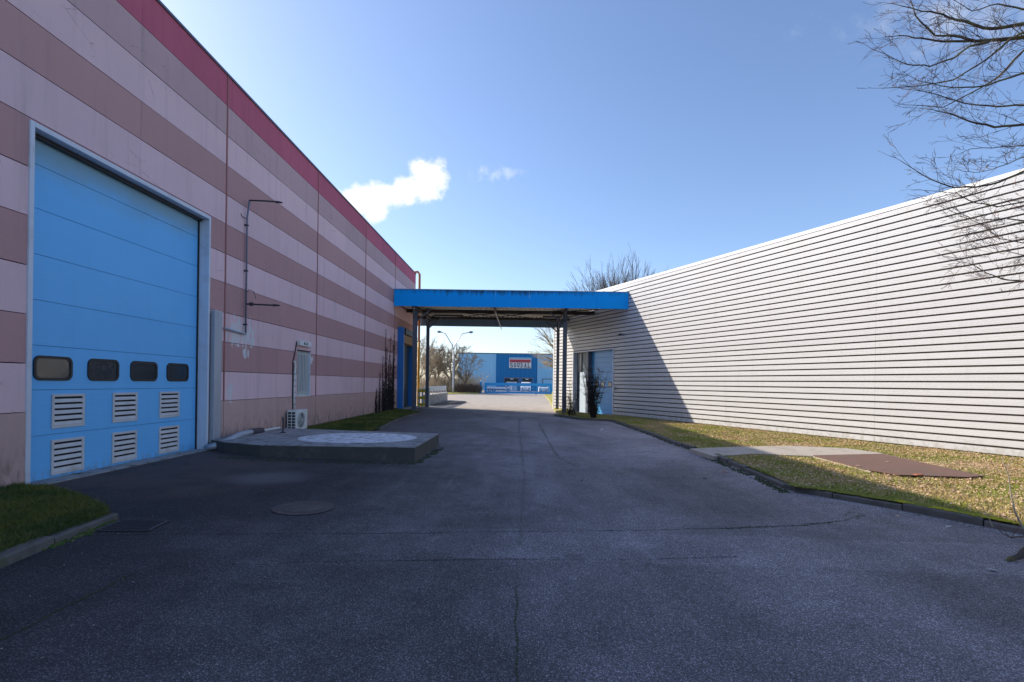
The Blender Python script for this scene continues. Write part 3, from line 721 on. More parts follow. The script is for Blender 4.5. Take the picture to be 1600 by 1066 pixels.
MB().prism(path_poly[::-1], lambda x, y: gz(x) - .05, lambda x, y: gz(x) + .118).build('footpath', mat('path_concrete', (.40, .36, .31), .9, var=.3, vs=2, fine=.3, fs=50, dirt=(.18, .15, .11, 1), dirt_amt=.6, bump=.4), kind='structure')
o = MB().prism(plate_poly[::-1], lambda x, y: gz(x) + .128, lambda x, y: gz(x) + .146).build('steel_plate', MAT['rustplate'])
tag(o, 'large rusty brown steel plate lying flat on the sunlit lawn', 'steel plate')

def blades(name, poly, n, hmin, hmax, m, label, zf, seed=3, avoid=(), dens=None, near=None, wid=.006):
    r = random.Random(seed); xs_ = [p[0] for p in poly]; ys_ = [p[1] for p in poly]
    x0, x1, y0, y1 = min(xs_), max(xs_), min(ys_), max(ys_); V = []; k = 0; tries = 0
    while k < n and tries < n * 12:
        tries += 1
        x, y = r.uniform(x0, x1), r.uniform(y0, y1)
        if near and r.random() > near(x, y): continue
        if not inpoly(x, y, poly) or any(inpoly(x + r.gauss(0, .07), y + r.gauss(0, .12), q) for q in avoid): continue
        if dens and mnoise.noise(Vector((x * dens, y * dens, seed))) < r.uniform(-.6, .3): continue
        h = r.uniform(hmin, hmax); a = r.uniform(0, 6.283); w = wid * r.uniform(.7, 1.6) * (1 + y * .05); lx, ly = r.gauss(0, .55) * h, r.gauss(0, .55) * h
        z = zf(x, y) - .005; dx, dy = math.cos(a) * w, math.sin(a) * w
        V += [(x - dx, y - dy, z), (x + dx, y + dy, z), (x + lx, y + ly, z + h)]; k += 1
    me = bpy.data.meshes.new(name); nv = len(V)
    me.from_pydata(V, [], [(i, i + 1, i + 2) for i in range(0, nv, 3)]); me.materials.append(m); me.update()
    o = bpy.data.objects.new(name, me); COL.objects.link(o); o['kind'] = 'stuff'; o['label'] = label; o['category'] = 'grass'
    return o
vis = lambda x, y: 1.0 if y > 5 and abs(x) < y * 1.08 else .05
blades('grass', lawn_poly, 120000, .02, .065, MAT['blade'], 'patchy yellow green grass on the right lawn below the white wall', lz, 3, (plate_poly, path_poly), .5, vis)
scatter_leaves('dead_leaves', lambda r: next(iter(leafpt(r))), 1, .03, MAT['leaf_dry'], None, 'leaves') if False else None
def leafgen(poly, avoid, zf, thr):
    xs_ = [p[0] for p in poly]; ys_ = [p[1] for p in poly]
    def f(r):
        while True:
            x, y = r.uniform(min(xs_), max(xs_)), r.uniform(5, max(ys_))
            if abs(x) > y * 1.1 or not inpoly(x, y, poly) or any(inpoly(x, y, q) for q in avoid): continue
            if mnoise.noise(Vector((x * .55 + 9, y * .55, 4))) + (x - 9) * .09 < r.uniform(-.7, thr): continue
            return x, y, zf(x, y) + r.uniform(0, .03)
    return f
scatter_leaves('dead_leaves', leafgen(lawn_poly, (plate_poly, path_poly), lz, .35), 26000, .024, MAT['leaf_dry'], 'dry brown leaves strewn over the right lawn', 'leaves', 5)
# moss roll along the sunlit kerb and at its foot
def mossline(name, pts, n, w, m, label, zoff, seed, rmin=.012, rmax=.035):
    r = random.Random(seed); mb = MB(); st = resample(pts, .05)
    for _ in range(n):
        p = r.choice(st); s = r.uniform(rmin, rmax); x = p.x + r.gauss(0, w); y = p.y + r.gauss(0, w); z = gz(x) + zoff
        if mnoise.noise(Vector((x * 2.6, y * 2.6, seed))) < r.uniform(-.35, .15): continue
        mb.add([(x - s, y, z), (x, y - s, z), (x + s, y, z), (x, y + s, z), (x, y, z + s * .7)], [(0, 1, 4), (1, 2, 4), (2, 3, 4), (3, 0, 4)])
    o = mb.build(name, m); o['kind'] = 'stuff'; o['label'] = label; o['category'] = 'moss'; return o
mossline('moss', offset_line(kerbB[3:], .15), 5200, .04, MAT['moss'], 'bright yellow green moss along the near kerb top', .118, 11)
mossline('moss', offset_line(kerbB[:4], -.12), 900, .05, MAT['moss_dark'], 'dark moss and grit at the foot of the crooked kerb', .0, 12)
mossline('moss', offset_line(kerbA, -.05), 1200, .04, MAT['moss_dark'], 'thin moss line at the foot of the far curved kerb', .0, 13)

MAT['moss_sun'] = mat('lime_moss', (.42, .38, .02), .95, var=.6, vs=12)
mossline('moss', offset_line(resample(kerbB[5:], .3), .13), 5200, .032, MAT['moss_sun'], 'lime yellow moss cushion on the kerb at the right edge', .122, 14, .010, .026)
def fringe(name, pts, n, m, label, zoff, seed, side, h0=.03, h1=.09):
    r = random.Random(seed); st = resample(pts, .03); V = []
    for _ in range(n):
        i = r.randrange(1, len(st) - 1); p = st[i]; t = (st[i + 1] - st[i - 1]).normalized(); nn = Vector((-t.y, t.x, 0)) * side
        if mnoise.noise(Vector((p.x * 2, p.y * 2, seed))) < r.uniform(-.5, .35): continue
        q = p + nn * r.gauss(0, .02); h = r.uniform(h0, h1); a = r.uniform(0, 3.14); w = .005
        z = gz(q.x) + zoff; d = nn * h * r.uniform(-.2, .9) + t * r.gauss(0, .4) * h
        V += [(q.x - w * math.cos(a), q.y - w * math.sin(a), z), (q.x + w * math.cos(a), q.y + w * math.sin(a), z), (q.x + d.x, q.y + d.y, z + h * r.uniform(.2, 1))]
    me = bpy.data.meshes.new(name); me.from_pydata(V, [], [(i, i + 1, i + 2) for i in range(0, len(V), 3)]); me.materials.append(m)
    o = bpy.data.objects.new(name, me); COL.objects.link(o); o['kind'] = 'stuff'; o['label'] = label; o['category'] = 'grass'
fringe('grass', offset_line(kerbB, .14), 7000, MAT['blade'], 'ragged grass hanging over the near right kerb', .09, 15, -1)
fringe('grass', offset_line(kerbA, .12), 4000, MAT['blade'], 'ragged grass along the far curved kerb', .08, 16, -1)

# small shard on the plate
o = MB().box(-.10, .10, -.035, .035, 0, .02, Matrix.Translation(atG(1435, 742.5, .15)) @ Matrix.Rotation(.3, 4, 'Z')).build('tile_shard', MAT['brick'], bevel=.004)
tag(o, 'orange tile shard lying near the edge of the rusty plate', 'tile shard')
for (a_, lab) in (((1342, 728), 'dark brown leaf on the middle of the rusty plate'), ((1388, 722), 'curled brown leaf near the upper edge of the rusty plate')):
    p = atG(*a_, .148)
    o = MB().add([(p.x - .1, p.y, p.z + .002), (p.x, p.y - .04, p.z + .012), (p.x + .1, p.y, p.z + .002), (p.x, p.y + .04, p.z + .015)], [(0, 1, 2), (0, 2, 3)]).build('curled_leaf', MAT['leaf_dry'])
    tag(o, lab, 'leaf')

# left near lawn and kerb
kerbL = [atG(*p) for p in ((187, 812), (150, 828), (95, 849), (40, 871), (0, 889), (-90, 930))]
kerb('lawn_kerb', 'dirty concrete kerb round the small green lawn by the big blue door', kerbL, .13, .085, -1, step=1.0, wob=.018)
KL = offset_line(kerbL, -.15)
left_poly = [(p.x, p.y) for p in KL] + [(WX + .0, 4.2), (WX + .0, 7.72)] + [(p.x, p.y) for p in [atG(*q) for q in ((75, 768), (130, 784), (170, 800))]]
lzl = lambda x, y: gz(x) + .08 + .03 * mnoise.noise(Vector((x, y, 8)))
tri_fill('lawn', left_poly, lzl, MAT['lawn_green'], kind='structure')
blades('grass', left_poly, 26000, .03, .075, MAT['blade_green'], 'short dark green grass in front of the pink wall beside the big door', lzl, 8, wid=.004)
fringe('grass', offset_line(kerbL, -.13), 5000, MAT['blade_green'], 'ragged grass hanging over the left kerb', .07, 17, 1, .03, .10)
mossline('moss', [atG(*p) for p in ((60, 862), (120, 838), (185, 812))], 180, .03, MAT['blade_green'], 'small weeds growing at the foot of the left kerb', .0, 21, .02, .05)
# left far lawn strip
kerbF = [atG(*p) for p in ((658, 645), (640, 650), (612, 660), (590, 672))]
kerb('lawn_kerb', 'thin pale kerb beside the narrow grass strip behind the platform', kerbF, .10, .07, 1, step=1.2)
far_poly = [(p.x, p.y) for p in kerbF] + [(WX + .75, 31.2), (WX + .02, 31.3), (WX + .02, 16.2), (-5.4, 16.2)]
far_poly = [(WX + .02, 16.0), (-4.9, 15.6), (kerbF[3].x - .02, kerbF[3].y), (kerbF[2].x, kerbF[2].y), (kerbF[1].x, kerbF[1].y), (kerbF[0].x, kerbF[0].y), (WX + .02, 31.3)]
tri_fill('lawn', far_poly, lambda x, y: gz(x) + .05, MAT['lawn_green'], kind='structure')
blades('grass', far_poly, 26000, .03, .09, MAT['blade_green'], 'dark green grass strip along the pink wall behind the platform', lambda x, y: gz(x) + .05, 9, wid=.006)

# ------------------------------------------------------------------ things in the asphalt
def grate():
    q = [atG(*p, .004) for p in ((188, 814.5), (262, 815), (232, 830), (150, 830))]
    root = thing('drain_grate', 'rusty rectangular drain grate in the asphalt beside the left kerb', 'drain grate', q[0])
    MB().add([(p.x, p.y, p.z) for p in q], [(3, 2, 1, 0)]).build('drain_pit', MAT['void'], root)
    a, b_, c, d = q
    def bar(p0, p1, w, nm='bar'):
        t = (p1 - p0).normalized(); n_ = Vector((-t.y, t.x, 0)) * w
        vs = [p0 - n_, p1 - n_, p1 + n_, p0 + n_]; MB().add([(v.x, v.y, v.z + .002) for v in vs] + [(v.x, v.y, v.z + .014) for v in vs], [(3, 2, 1, 0), (4, 5, 6, 7), (0, 1, 5, 4), (1, 2, 6, 5), (2, 3, 7, 6), (3, 0, 4, 7)]).build(nm, MAT['rust'], root)
    for k in range(6): bar(a.lerp(d, k / 5), b_.lerp(c, k / 5), .014)
    bar(a, d, .02, 'grate_frame'); bar(b_, c, .02, 'grate_frame')
grate()
mc = atG(475, 793.5, .004)
root = thing('manhole_cover', 'round sunken iron manhole cover in the asphalt', 'manhole cover', mc)
mb = MB(); n = 40; rad = .40
for k in range(n): a = 2 * math.pi * k / n; mb.v.append((mc.x + rad * math.cos(a), mc.y + rad * math.sin(a), gz(mc.x + rad * math.cos(a)) + .005))
mb.f.append(tuple(range(n))); mb.build('cover_plate', mat('worn_iron', (.10, .078, .07), .85, var=.9, vs=11, fine=.9, fs=70, bump=1.0, bs=40, dirt=(.24, .19, .17, 1), dirt_amt=.6), root)
for r0, r1 in ((.395, .412), (.27, .285)):
    mb = MB()
    for k in range(n):
        a = 2 * math.pi * k / n
        for rr in (r0, r1): x = mc.x + rr * math.cos(a); mb.v.append((x, mc.y + rr * math.sin(a), gz(x) + .012))
    for k in range(n): j = (k + 1) % n; mb.f.append((2 * k, 2 * k + 1, 2 * j + 1, 2 * j))
    mb.build('rim', MAT['rust'], root)

def crackline(pts, w, label, m, seed, jit=.012, gaps=.25, name='pavement_crack'):
    r = random.Random(seed); st = resample([atG(*p) for p in pts], .045); mb = MB(); prev = None; cat_on = True
    for i, p in enumerate(st):
        on = mnoise.noise(Vector((i * .035, seed, 1))) > -.5 + gaps
        t = st[min(i + 1, len(st) - 1)] - st[max(0, i - 1)]; t.normalize(); nn = Vector((-t.y, t.x, 0))
        off = mnoise.noise(Vector((i * .12, seed, 7))) * jit * 2.2 + r.uniform(-jit, jit) * .3
        ww = w * 1.0 * (.25 + .9 * abs(mnoise.noise(Vector((i * .3, seed, 3)))))
        a, c = p + nn * (off - ww), p + nn * (off + ww)
        cur = ((a.x, a.y, gz(a.x) + .0045), (c.x, c.y, gz(c.x) + .0045))
        if prev and on: mb.add([prev[0], prev[1], cur[1], cur[0]], [(0, 3, 2, 1)])
        prev = cur
    for _ in range(int(len(st) * 2.2)):            # crumbs of grit and moss along the joint
        i = r.randrange(len(st)); p = st[i]
        if mnoise.noise(Vector((i * .03, seed, 5))) < -.5 + gaps * .8: continue
        s_ = w * r.uniform(.25, .9); x = p.x + r.gauss(0, w * 1.1); y = p.y + r.gauss(0, w * 1.1) + mnoise.noise(Vector((i * .12, seed, 7))) * jit * 2.2; z = gz(x)
        mb.add([(x - s_, y, z), (x, y - s_, z), (x + s_, y, z), (x, y + s_, z), (x, y, z + s_ * .6)], [(0, 1, 4), (1, 2, 4), (2, 3, 4), (3, 0, 4)])
    o = mb.build(name, m); o['kind'] = 'structure'; return o
crackline(((100, 838), (260, 835), (400, 834.5), (600, 834), (800, 831), (1000, 829), (1150, 825), (1250, 821), (1320, 814), (1345, 804)), .010, '', MAT['crack'], 31)
crackline(((1130, 826), (1250, 821.5), (1310, 815)), .018, '', MAT['moss_dark'], 32, gaps=.1)
crackline(((250, 887), (330, 884), (470, 879), (640, 876), (800, 874), (1000, 875), (1150, 870)), .009, '', MAT['crack'], 33, gaps=.35)
crackline(((-40, 1020), (60, 972), (110, 945), (165, 917), (215, 894)), .016, '', MAT['moss_dark'], 34, jit=.02, gaps=.1)
crackline(((808, 1090), (807, 980), (806, 930), (808, 880)), .010, '', MAT['moss_dark'], 35, jit=.016, gaps=.3)
crackline(((814, 850), (816, 790), (820, 745), (815, 700), (811, 672), (812, 655)), .016, '', mat('pale_grit', (.15, .15, .14), .95), 36, jit=.05, gaps=.15)
crackline(((842, 662), (857, 690), (872, 715), (900, 728), (960, 734)), .022, '', bpy.data.materials['pale_grit'], 37, jit=.05, gaps=.3)
crackline(((1340, 812), (1352, 806), (1330, 800), (1320, 806)), .010, '', MAT['moss_dark'], 38, jit=.03, gaps=.1)
crackline(((690, 777), (760, 776), (830, 778)), .012, '', bpy.data.materials['pale_grit'], 39, jit=.03, gaps=.3)
crackline(((345, 715), (420, 719), (480, 722), (650, 725), (690, 700)), .05, '', MAT['moss_dark'], 40, jit=.05, gaps=.1)
# gravel and grit on the asphalt
def pebbles(n, seed, fn, smin, smax, label):
    r = random.Random(seed); mb = MB()
    for _ in range(n):
        x, y = fn(r); s = r.uniform(smin, smax); z = gz(x); a = r.uniform(0, 1.57)
        c_, s_ = math.cos(a) * s, math.sin(a) * s
        mb.add([(x - c_, y - s_, z), (x + s_, y - c_, z), (x + c_, y + s_, z), (x - s_, y + c_, z), (x, y, z + s * .8)], [(0, 1, 4), (1, 2, 4), (2, 3, 4), (3, 0, 4)])
    o = mb.build('gravel', MAT['stone'], kind='stuff'); o['label'] = label; o['category'] = 'gravel'
pebbles(500, 51, lambda r: (r.uniform(-5, 8), r.triangular(2.6, 14, 4)), .003, .008, 'tiny pale stones scattered over the dark asphalt')
kbp = resample([p for p in kerbB], .05)
pebbles(900, 52, lambda r: (lambda p: (p.x - abs(r.gauss(0, .09)) - .02, p.y - abs(r.gauss(0, .14)) - .02))(r.choice(kbp)), .004, .014, 'loose grit along the foot of the near kerb')
def lone_leaf(px, py, s, label, m):
    p = atG(px, py, .008); a = R.uniform(0, 3)
    u = Vector((math.cos(a), math.sin(a), .1)) * s; v = Vector((-math.sin(a), math.cos(a), .3)) * s * .5
    o = MB().add([p - u, p - v + Vector((0, 0, s * .3)), p + u, p + v], [(0, 1, 2), (0, 2, 3)]).build('fallen_leaf', m); tag(o, label, 'leaf')
lone_leaf(1482, 823, .07, 'pale curled leaf on the asphalt below the bend of the near kerb', MAT['stone'])
lone_leaf(1551, 891, .06, 'small grey leaf on the asphalt at the bottom right corner', MAT['stone'])
lone_leaf(1101, 748, .07, 'dark wet leaf on the asphalt left of the crooked kerb', MAT['crack'])
lone_leaf(941, 671, .12, 'white scrap of litter on the asphalt near the shrub', MAT['signwhite'])
lone_leaf(1133, 738, .08, 'reddish leaf beside the end of the crooked kerb', MAT['brick'])
lone_leaf(909, 751, .05, 'black leaf in the middle of the yard', MAT['crack'])
lone_leaf(1402, 806, .05, 'brown leaf lying against the near kerb', MAT['leaf_dry'])

# ------------------------------------------------------------------ white ribbed warehouse
RW = thing('white_warehouse', 'low warehouse clad in white horizontal ribbed steel sheets', 'warehouse', tuple(W0))
TOPZ, BOTZ = 7.78, -.16
NR = 34; PITCH = (TOPZ - .10 - BOTZ) / NR
TFAR, TNEAR = 9.1, -32.0
DT0, DT1, DZ = 1.45, 6.25, 3.93          # shutter door opening along the wall
MW = Matrix(((WD.x, WN.x, 0, W0.x), (WD.y, WN.y, 0, W0.y), (0, 0, 1, 0), (0, 0, 0, 1)))   # (t, out, z) -> world
prof = [(.0, .0), (.030, .038), (.078, .040), (.086, .045), (.094, .040), (.148, .042), (.156, .047), (.164, .042), (1.0, .044)]
def plank(k):
    z0 = BOTZ + k * PITCH; gh = .052
    # groove at the bottom, face above it with two small stiffening beads
    pts = [(z0, 0.0), (z0 + gh * .75, 0.0), (z0 + gh, .046), (z0 + .095, .046), (z0 + .101, .050), (z0 + .107, .046), (z0 + .155, .046), (z0 + .161, .050), (z0 + .167, .046), (z0 + PITCH - .002, .046), (z0 + PITCH - .002, .001)]
    spans = [(TNEAR, TFAR)]
    zc = z0 + PITCH * .5
    if zc < DZ: spans = [(TNEAR, DT0), (DT1, TFAR)]
    for (a, c) in spans:
        mb = MB()
        cuts = [a] + [q for q in (-26, -20, -14, -8, -2, 4) if a < q < c] + [c]
        for s0, s1 in zip(cuts, cuts[1:]):
            off = .0012 if int((s0 + 60) / 6) % 2 else 0
            v = [(MW @ Vector((t, o_ + off, z))) for t in (s0 + .0015, s1 - .0015) for (z, o_) in pts]
            n = len(pts); mb.add(v, [(i, i + 1, n + i + 1, n + i) for i in range(n - 1)])
        o = mb.build('cladding_sheet', MAT['clad'], RW); o.data.materials.append(MAT['clad_groove'])
        nf = len(pts) - 1
        for i, p in enumerate(o.data.polygons):
            if i % nf in (0, nf - 1): p.material_index = 1
for k in range(NR): plank(k)
MB().box(TNEAR, TFAR, -.20, -.004, -.6, TOPZ - .02, MW).build('wall_core', MAT['clad_groove'], RW) if False else None
mb = MB(); mb.box(TNEAR, DT0, -.3, -.003, -.6, TOPZ - .02, MW); mb.box(DT1, TFAR, -.3, -.003, -.6, TOPZ - .02, MW); mb.box(DT0, DT1, -.3, -.003, DZ, TOPZ - .02, MW)
mb.build('wall_core', MAT['clad_groove'], RW)
MB().box(TNEAR, TFAR, -22, -.31, -.6, TOPZ - .05, MW).build('building_body', MAT['clad_cap'], RW)
MB().box(TNEAR, TFAR + .03, -.4, .07, TOPZ - .10, TOPZ + .03, MW).build('roof_flashing', MAT['clad_cap'], RW)
MB().box(TFAR - .0, TFAR + .09, -.3, .07, BOTZ - .1, TOPZ - .10, MW).build('corner_flashing', MAT['clad_cap'], RW)
MB().box(TNEAR, DT0, -.01, .03, -.5, BOTZ, MW).build('plinth', mat('dark_plinth', (.05, .045, .04), .9), RW)
MB().box(DT1, TFAR, -.01, .03, -.5, BOTZ, MW).build('plinth', bpy.data.materials['dark_plinth'], RW)
# shutter doors
fb = -.22
mb = MB(); mb.box(DT0 - .06, DT0 + .02, -.28, .075, fb, DZ + .05, MW); mb.box(DT1 - .02, DT1 + .06, -.28, .075, fb, DZ + .05, MW); mb.box(DT0 + .02, DT1 - .02, -.28, .075, DZ - .02, DZ + .05, MW)
mb.build('door_frame', MAT['white_steel'], RW)
MB().box(4.35, 4.62, -.28, .03, fb, DZ - .02, MW).build('door_post', MAT['column'], RW)
sd = MB().box(DT0 + .02, 4.35, -.285, -.26, fb, DZ - .02, MW).build('shutter_door', MAT['blue_paint'], RW)
MB_sh = mat('shutter_blue', (.06, .32, .66), .45, var=.1, rand=.08)
z = fb
while z < DZ - .1:
    MB().box(DT0 + .03, 4.34, -.255, -.235, z + .004, min(z + .33, DZ - .03), MW).build('door_section', MB_sh, sd, bevel=.006); z += .335
for t0 in (1.95, 2.75, 3.45):
    wf = MB().box(t0, t0 + .42, -.234, -.222, 1.55, 1.9, MW).build('door_window', MAT['black'], RW)
    MB().box(t0 + .05, t0 + .37, -.221, -.216, 1.6, 1.85, MW).build('pane', mat('dull_pane', (.25, .28, .3), .3) if t0 < 2 else bpy.data.materials['dull_pane'], wf)
sd2 = MB().box(4.62, DT1 - .02, -.285, -.26, fb, DZ - .02, MW).build('side_door', mat('dark_teal_panel', (.05, .08, .11), .4), RW)
MB().box(4.66, 5.55, -.12, -.07, fb, 2.55, MW).build('door_leaf', mat('pale_blue_leaf', (.42, .52, .62), .5), RW)
MB().box(5.6, 6.1, -.25, -.2, 2.6, 3.85, MW).build('upper_pane', bpy.data.materials['dull_pane'], RW)
MB().box(DT0 - .22, DT0 - .10, .08, .14, 1.35, 1.62, MW).build('push_button_box', MAT['white_plastic'], RW)
MB().box(DT0 - .3, DT1 + .6, .05, 1.15, -.3, -.19, MW).build('doorstep', MAT['concrete'], RW)
# security camera
cp = MW @ Vector((.45, .08, 4.72))
cmo = thing('security_camera', 'small grey security camera on the shaded white wall', 'camera', cp)
MB().tube([cp, cp + WN * .18 + Vector((0, 0, .02))], .025, 6).build('bracket', MAT['lead'], cmo)
MB().tube([cp + WN * .16 + Vector((.06, -.06, .02)), cp + WN * .18 + Vector((-.12, -.04, -.03))], .045, 8).build('camera_body', MAT['black'], cmo)
MB().box(-.03, .05, -.06, .06, -.07, .07, Matrix.Translation(cp)).build('base_plate', MAT['lead'], cmo)

# ------------------------------------------------------------------ canopy
CF, CB = 30.28, 37.1
cn = thing('canopy', 'blue flat canopy on steel columns linking the pink and white warehouses', 'canopy', (-1, 33, 0))
XR = 6.36
xf = -7.50
while xf < XR - .1:
    xe = min(xf + 2.0, XR)
    if XR - xe < .4: xe = XR
    dyj = R.uniform(-.003, .003)
    MB().box(xf + .002, xe - .002, CF - .03 + dyj, CF + .03, 6.19, 7.18).build('fascia_sheet', MAT['fascia'], cn, bevel=.006); xf = xe
MB().box(-7.50, XR + .01, CF - .05, CF + .12, 7.182, 7.21).build('fascia_cap', MAT['galv'], cn)
mb = MB(); mb.box(XR - .03, XR, CF + .031, CF + .9, 6.19, 7.18); mb.build('end_fascia', MAT['fascia'], cn)
backR = wallpt(7.0, 0, .1).x
MB().box(-7.50, 3.3, CB - .03, CB + .03, 5.78, 6.86).build('back_fascia', MAT['back_fascia'], cn)
# deck: trapezoid sheets between the two fascias, corrugated
def decklim(y):   # right end follows the white wall
    t = (y - W0.y) / WD.y; return wallpt(t).x - .14
w_ = .30; x = -7.46; sheet_i = 0
def deckz(y): return 6.55 - (y - CF) * .012
while x < 6.2:
    mb = MB()
    for k in range(3):
        xa = x + k * w_
        if xa > 6.2: break
        ymax = CB - .04
        # clip far end against the slanted wall
        if xa + w_ > decklim(CB): ymax = min(ymax, W0.y + (6.4 - (xa + w_) - .14) / math.tan(ANG))
        if ymax < CF + .1: break
        for (u0, u1, za, zb) in ((0, .11, 0, 0), (.11, .14, 0, .05), (.14, .26, .05, .05), (.26, .30, .05, 0)):
            v = []
            for (xx, zz) in ((xa + u0, za), (xa + u1, zb)):
                for yy in (CF + .04, ymax): v.append((xx, yy, deckz(yy) + zz))
            mb.add(v, [(0, 1, 3, 2)])
    if mb.v: mb.build('deck_sheet', MAT['deck'], cn)
    x += 3 * w_
mbt = MB(); mbt.prism([(-7.49, CF + .04), (6.1, CF + .04), (3.1, CB - .04), (-7.49, CB - .04)], 6.70, 6.74); mbt.build('roof_sheet', MAT['galv'], cn)
def hbeam(p0, p1, w, h, nm, m, up=Vector((0, 0, 1))):
    p0, p1 = Vector(p0), Vector(p1); d = (p1 - p0); L = d.length; d.normalize()
    s_ = d.cross(up).normalized(); u_ = s_.cross(d)
    Mx = Matrix(((d.x, s_.x, u_.x, p0.x), (d.y, s_.y, u_.y, p0.y), (d.z, s_.z, u_.z, p0.z), (0, 0, 0, 1)))
    mb = MB(); f = .016
    mb.box(0, L, -w / 2, w / 2, h / 2 - f, h / 2, Mx); mb.box(0, L, -w / 2, w / 2, -h / 2, -h / 2 + f, Mx); mb.box(0, L, -.006, .006, -h / 2 + f, h / 2 - f, Mx)
    return mb.build(nm, m, cn)
hbeam((-7.48, 33.5, 6.36), (4.85, 33.5, 6.36), .16, .22, 'cross_beam', MAT['beam'])
hbeam((-7.48, 36.5, 6.30), (3.45, 36.5, 6.30), .16, .16, 'cross_beam', MAT['beam'])

hbeam((-7.48, 35.4, 6.44), (3.9, 35.4, 6.44), .08, .08, 'purlin', MAT['deck'])
for xx in (-6.4, -1.6, 2.78): hbeam((xx, CF + .04, 6.30), (xx, CB - .04, 6.24), .12, .16, 'rafter', MAT['beam'])
cols = [(-6.42, 31.2, .25), (-6.30, 34.9, .20), (2.80, 32.1, .25), (2.68, 36.3, .20)]
for (x, y, w_) in cols:
    zb = gz(x); d = Vector((0, 0, 1))
    hbeam((x, y, zb), (x, y, 6.10 if y < 33 else 6.02), w_, w_ * .9, 'column', MAT['column'], up=Vector((0, 1, 0)))
    MB().box(x - .2, x + .2, y - .2, y + .2, zb - .02, zb + .03).build('base_plate', MAT['concrete'], cn)
def rod(a, c, r_=.028, nm='brace', m=None): MB().tube([a, c], r_, 6).build(nm, m or MAT['beam'], cn)
for (x, y, s_) in ((-6.42, 31.2, 1), (-6.30, 34.9, 1), (2.80, 32.1, -1), (2.68, 36.3, -1)):
    rod((x, y, 5.35), (x + s_ * .95, y, 6.18), .05, m=MAT['column']); rod((x, y + .1, 5.35), (x, y + 1.0, 6.15), .045, m=MAT['column'])
    rod((x, y - .1, 5.6), (x, y - .8, 6.2), .045, m=MAT['column'])
rod((-6.3, 31.2, 6.25), (-1.7, 34.6, 6.2)); rod((-1.5, 34.6, 6.2), (2.7, 31.4, 6.25)); rod((-6.3, 36.2, 6.1), (-1.7, 33.0, 6.2)); rod((-1.5, 33.0, 6.2), (2.7, 36.2, 6.1))
rod((2.9, 31.6, 6.2), (5.6, 31.2, 6.35)); rod((2.9, 32.1, 5.9), (4.4, 33.2, 6.35)); rod((2.9, 31.0, 6.3), (2.2, 34.2, 5.7), .03); rod((-1.6, 32.6, 6.2), (-1.35, 36.4, 5.55), .03, m=MAT['galv'])
rod((-5.6, 32.6, 6.2), (-6.9, 34.4, 5.9), .03)
for (a, c) in ((-5.9, -3.9), (1.5, 3.3)):
    f = MB().box(a, c, 34.75, 34.95, 6.22, 6.31).build('light_fitting', MAT['rust'], cn)
    MB().tube([(a + .1, 34.85, 6.19), (c - .1, 34.85, 6.19)], .025, 8).build('fluorescent_tube', MAT['white_plastic'], f)
# gutter downpipe on the building end
gp = thing('gas_pipe', 'orange and yellow pipe running down the far corner of the pink warehouse', 'pipe', (-7.3, 36.9, 0))
MB().tube([(-7.75, 36.8, 9.60), (-7.42, 36.8, 9.62), (-7.30, 36.8, 9.45), (-7.28, 36.8, 4.6)], .085, 8).build('upper_pipe', MAT['orange'], gp, smooth=True)
MB().tube([(-7.28, 36.8, 4.6), (-7.28, 36.8, .1)], .09, 8).build('lower_pipe', MAT['pipe_yellow'], gp, smooth=True)
for zz in (2.0, 4.6, 7.0): MB().box(-7.55, -7.2, 36.76, 36.86, zz - .03, zz + .03).build('pipe_clip', MAT['rust'], gp)

# ------------------------------------------------------------------ loading ramp beyond the canopy
rw = thing('ramp_wall', 'low grimy concrete ramp wall beyond the canopy on the left', 'wall', (-6.8, 42, 0))
for k in range(4):
    y0 = 37.0 + k * 2.6
    MB().box(-6.95, -6.65, y0, y0 + 2.58, -.1, .72).build('wall_section', MAT['concrete'], rw)
MB().box(-7.0, -6.60, 36.95, 47.45, .722, .80).build('wall_cap', mat('pale_cap', (.45, .43, .4), .85), rw)
rl = thing('guard_rail', 'pale blue grey steel guard rail standing on the ramp wall', 'guard rail', (-6.8, 42, .8))
for k in range(3): MB().box(-6.83, -6.77, 36.4, 47.3, 1.02 + k * .13, 1.14 + k * .13).build('rail', MAT['rail'], rl)
for k in range(8): MB().box(-6.84, -6.76, 37.1 + k * 1.45, 37.2 + k * 1.45, .80, 1.01).build('post', MAT['rail'], rl)
sb = thing('striped_barrier', 'white barrier with yellow stripes beside the far column of the canopy', 'barrier', (-6.6, 35.7, 0))
for k in range(4): MB().box(-7.10 + k * .22, -7.10 + k * .22 + .14, 35.9, 35.96, .0, 1.28).build('white_board', MAT['white_plastic'], sb)
for zz in (.04, .52, 1.0): MB().box(-7.15, -6.38, 35.84, 35.89, zz, zz + .19).build('yellow_stripe', MAT['yellow'], sb)
ki = MB().prism([(-6.4, 38.0), (-4.9, 41.5), (-4.75, 45.5), (-6.4, 46.5)], lambda x, y: gz(x) - .02, lambda x, y: gz(x) + .12).build('kerb_island', MAT['kerb'])
tag(ki, 'low concrete kerb island beside the ramp wall', 'kerb')

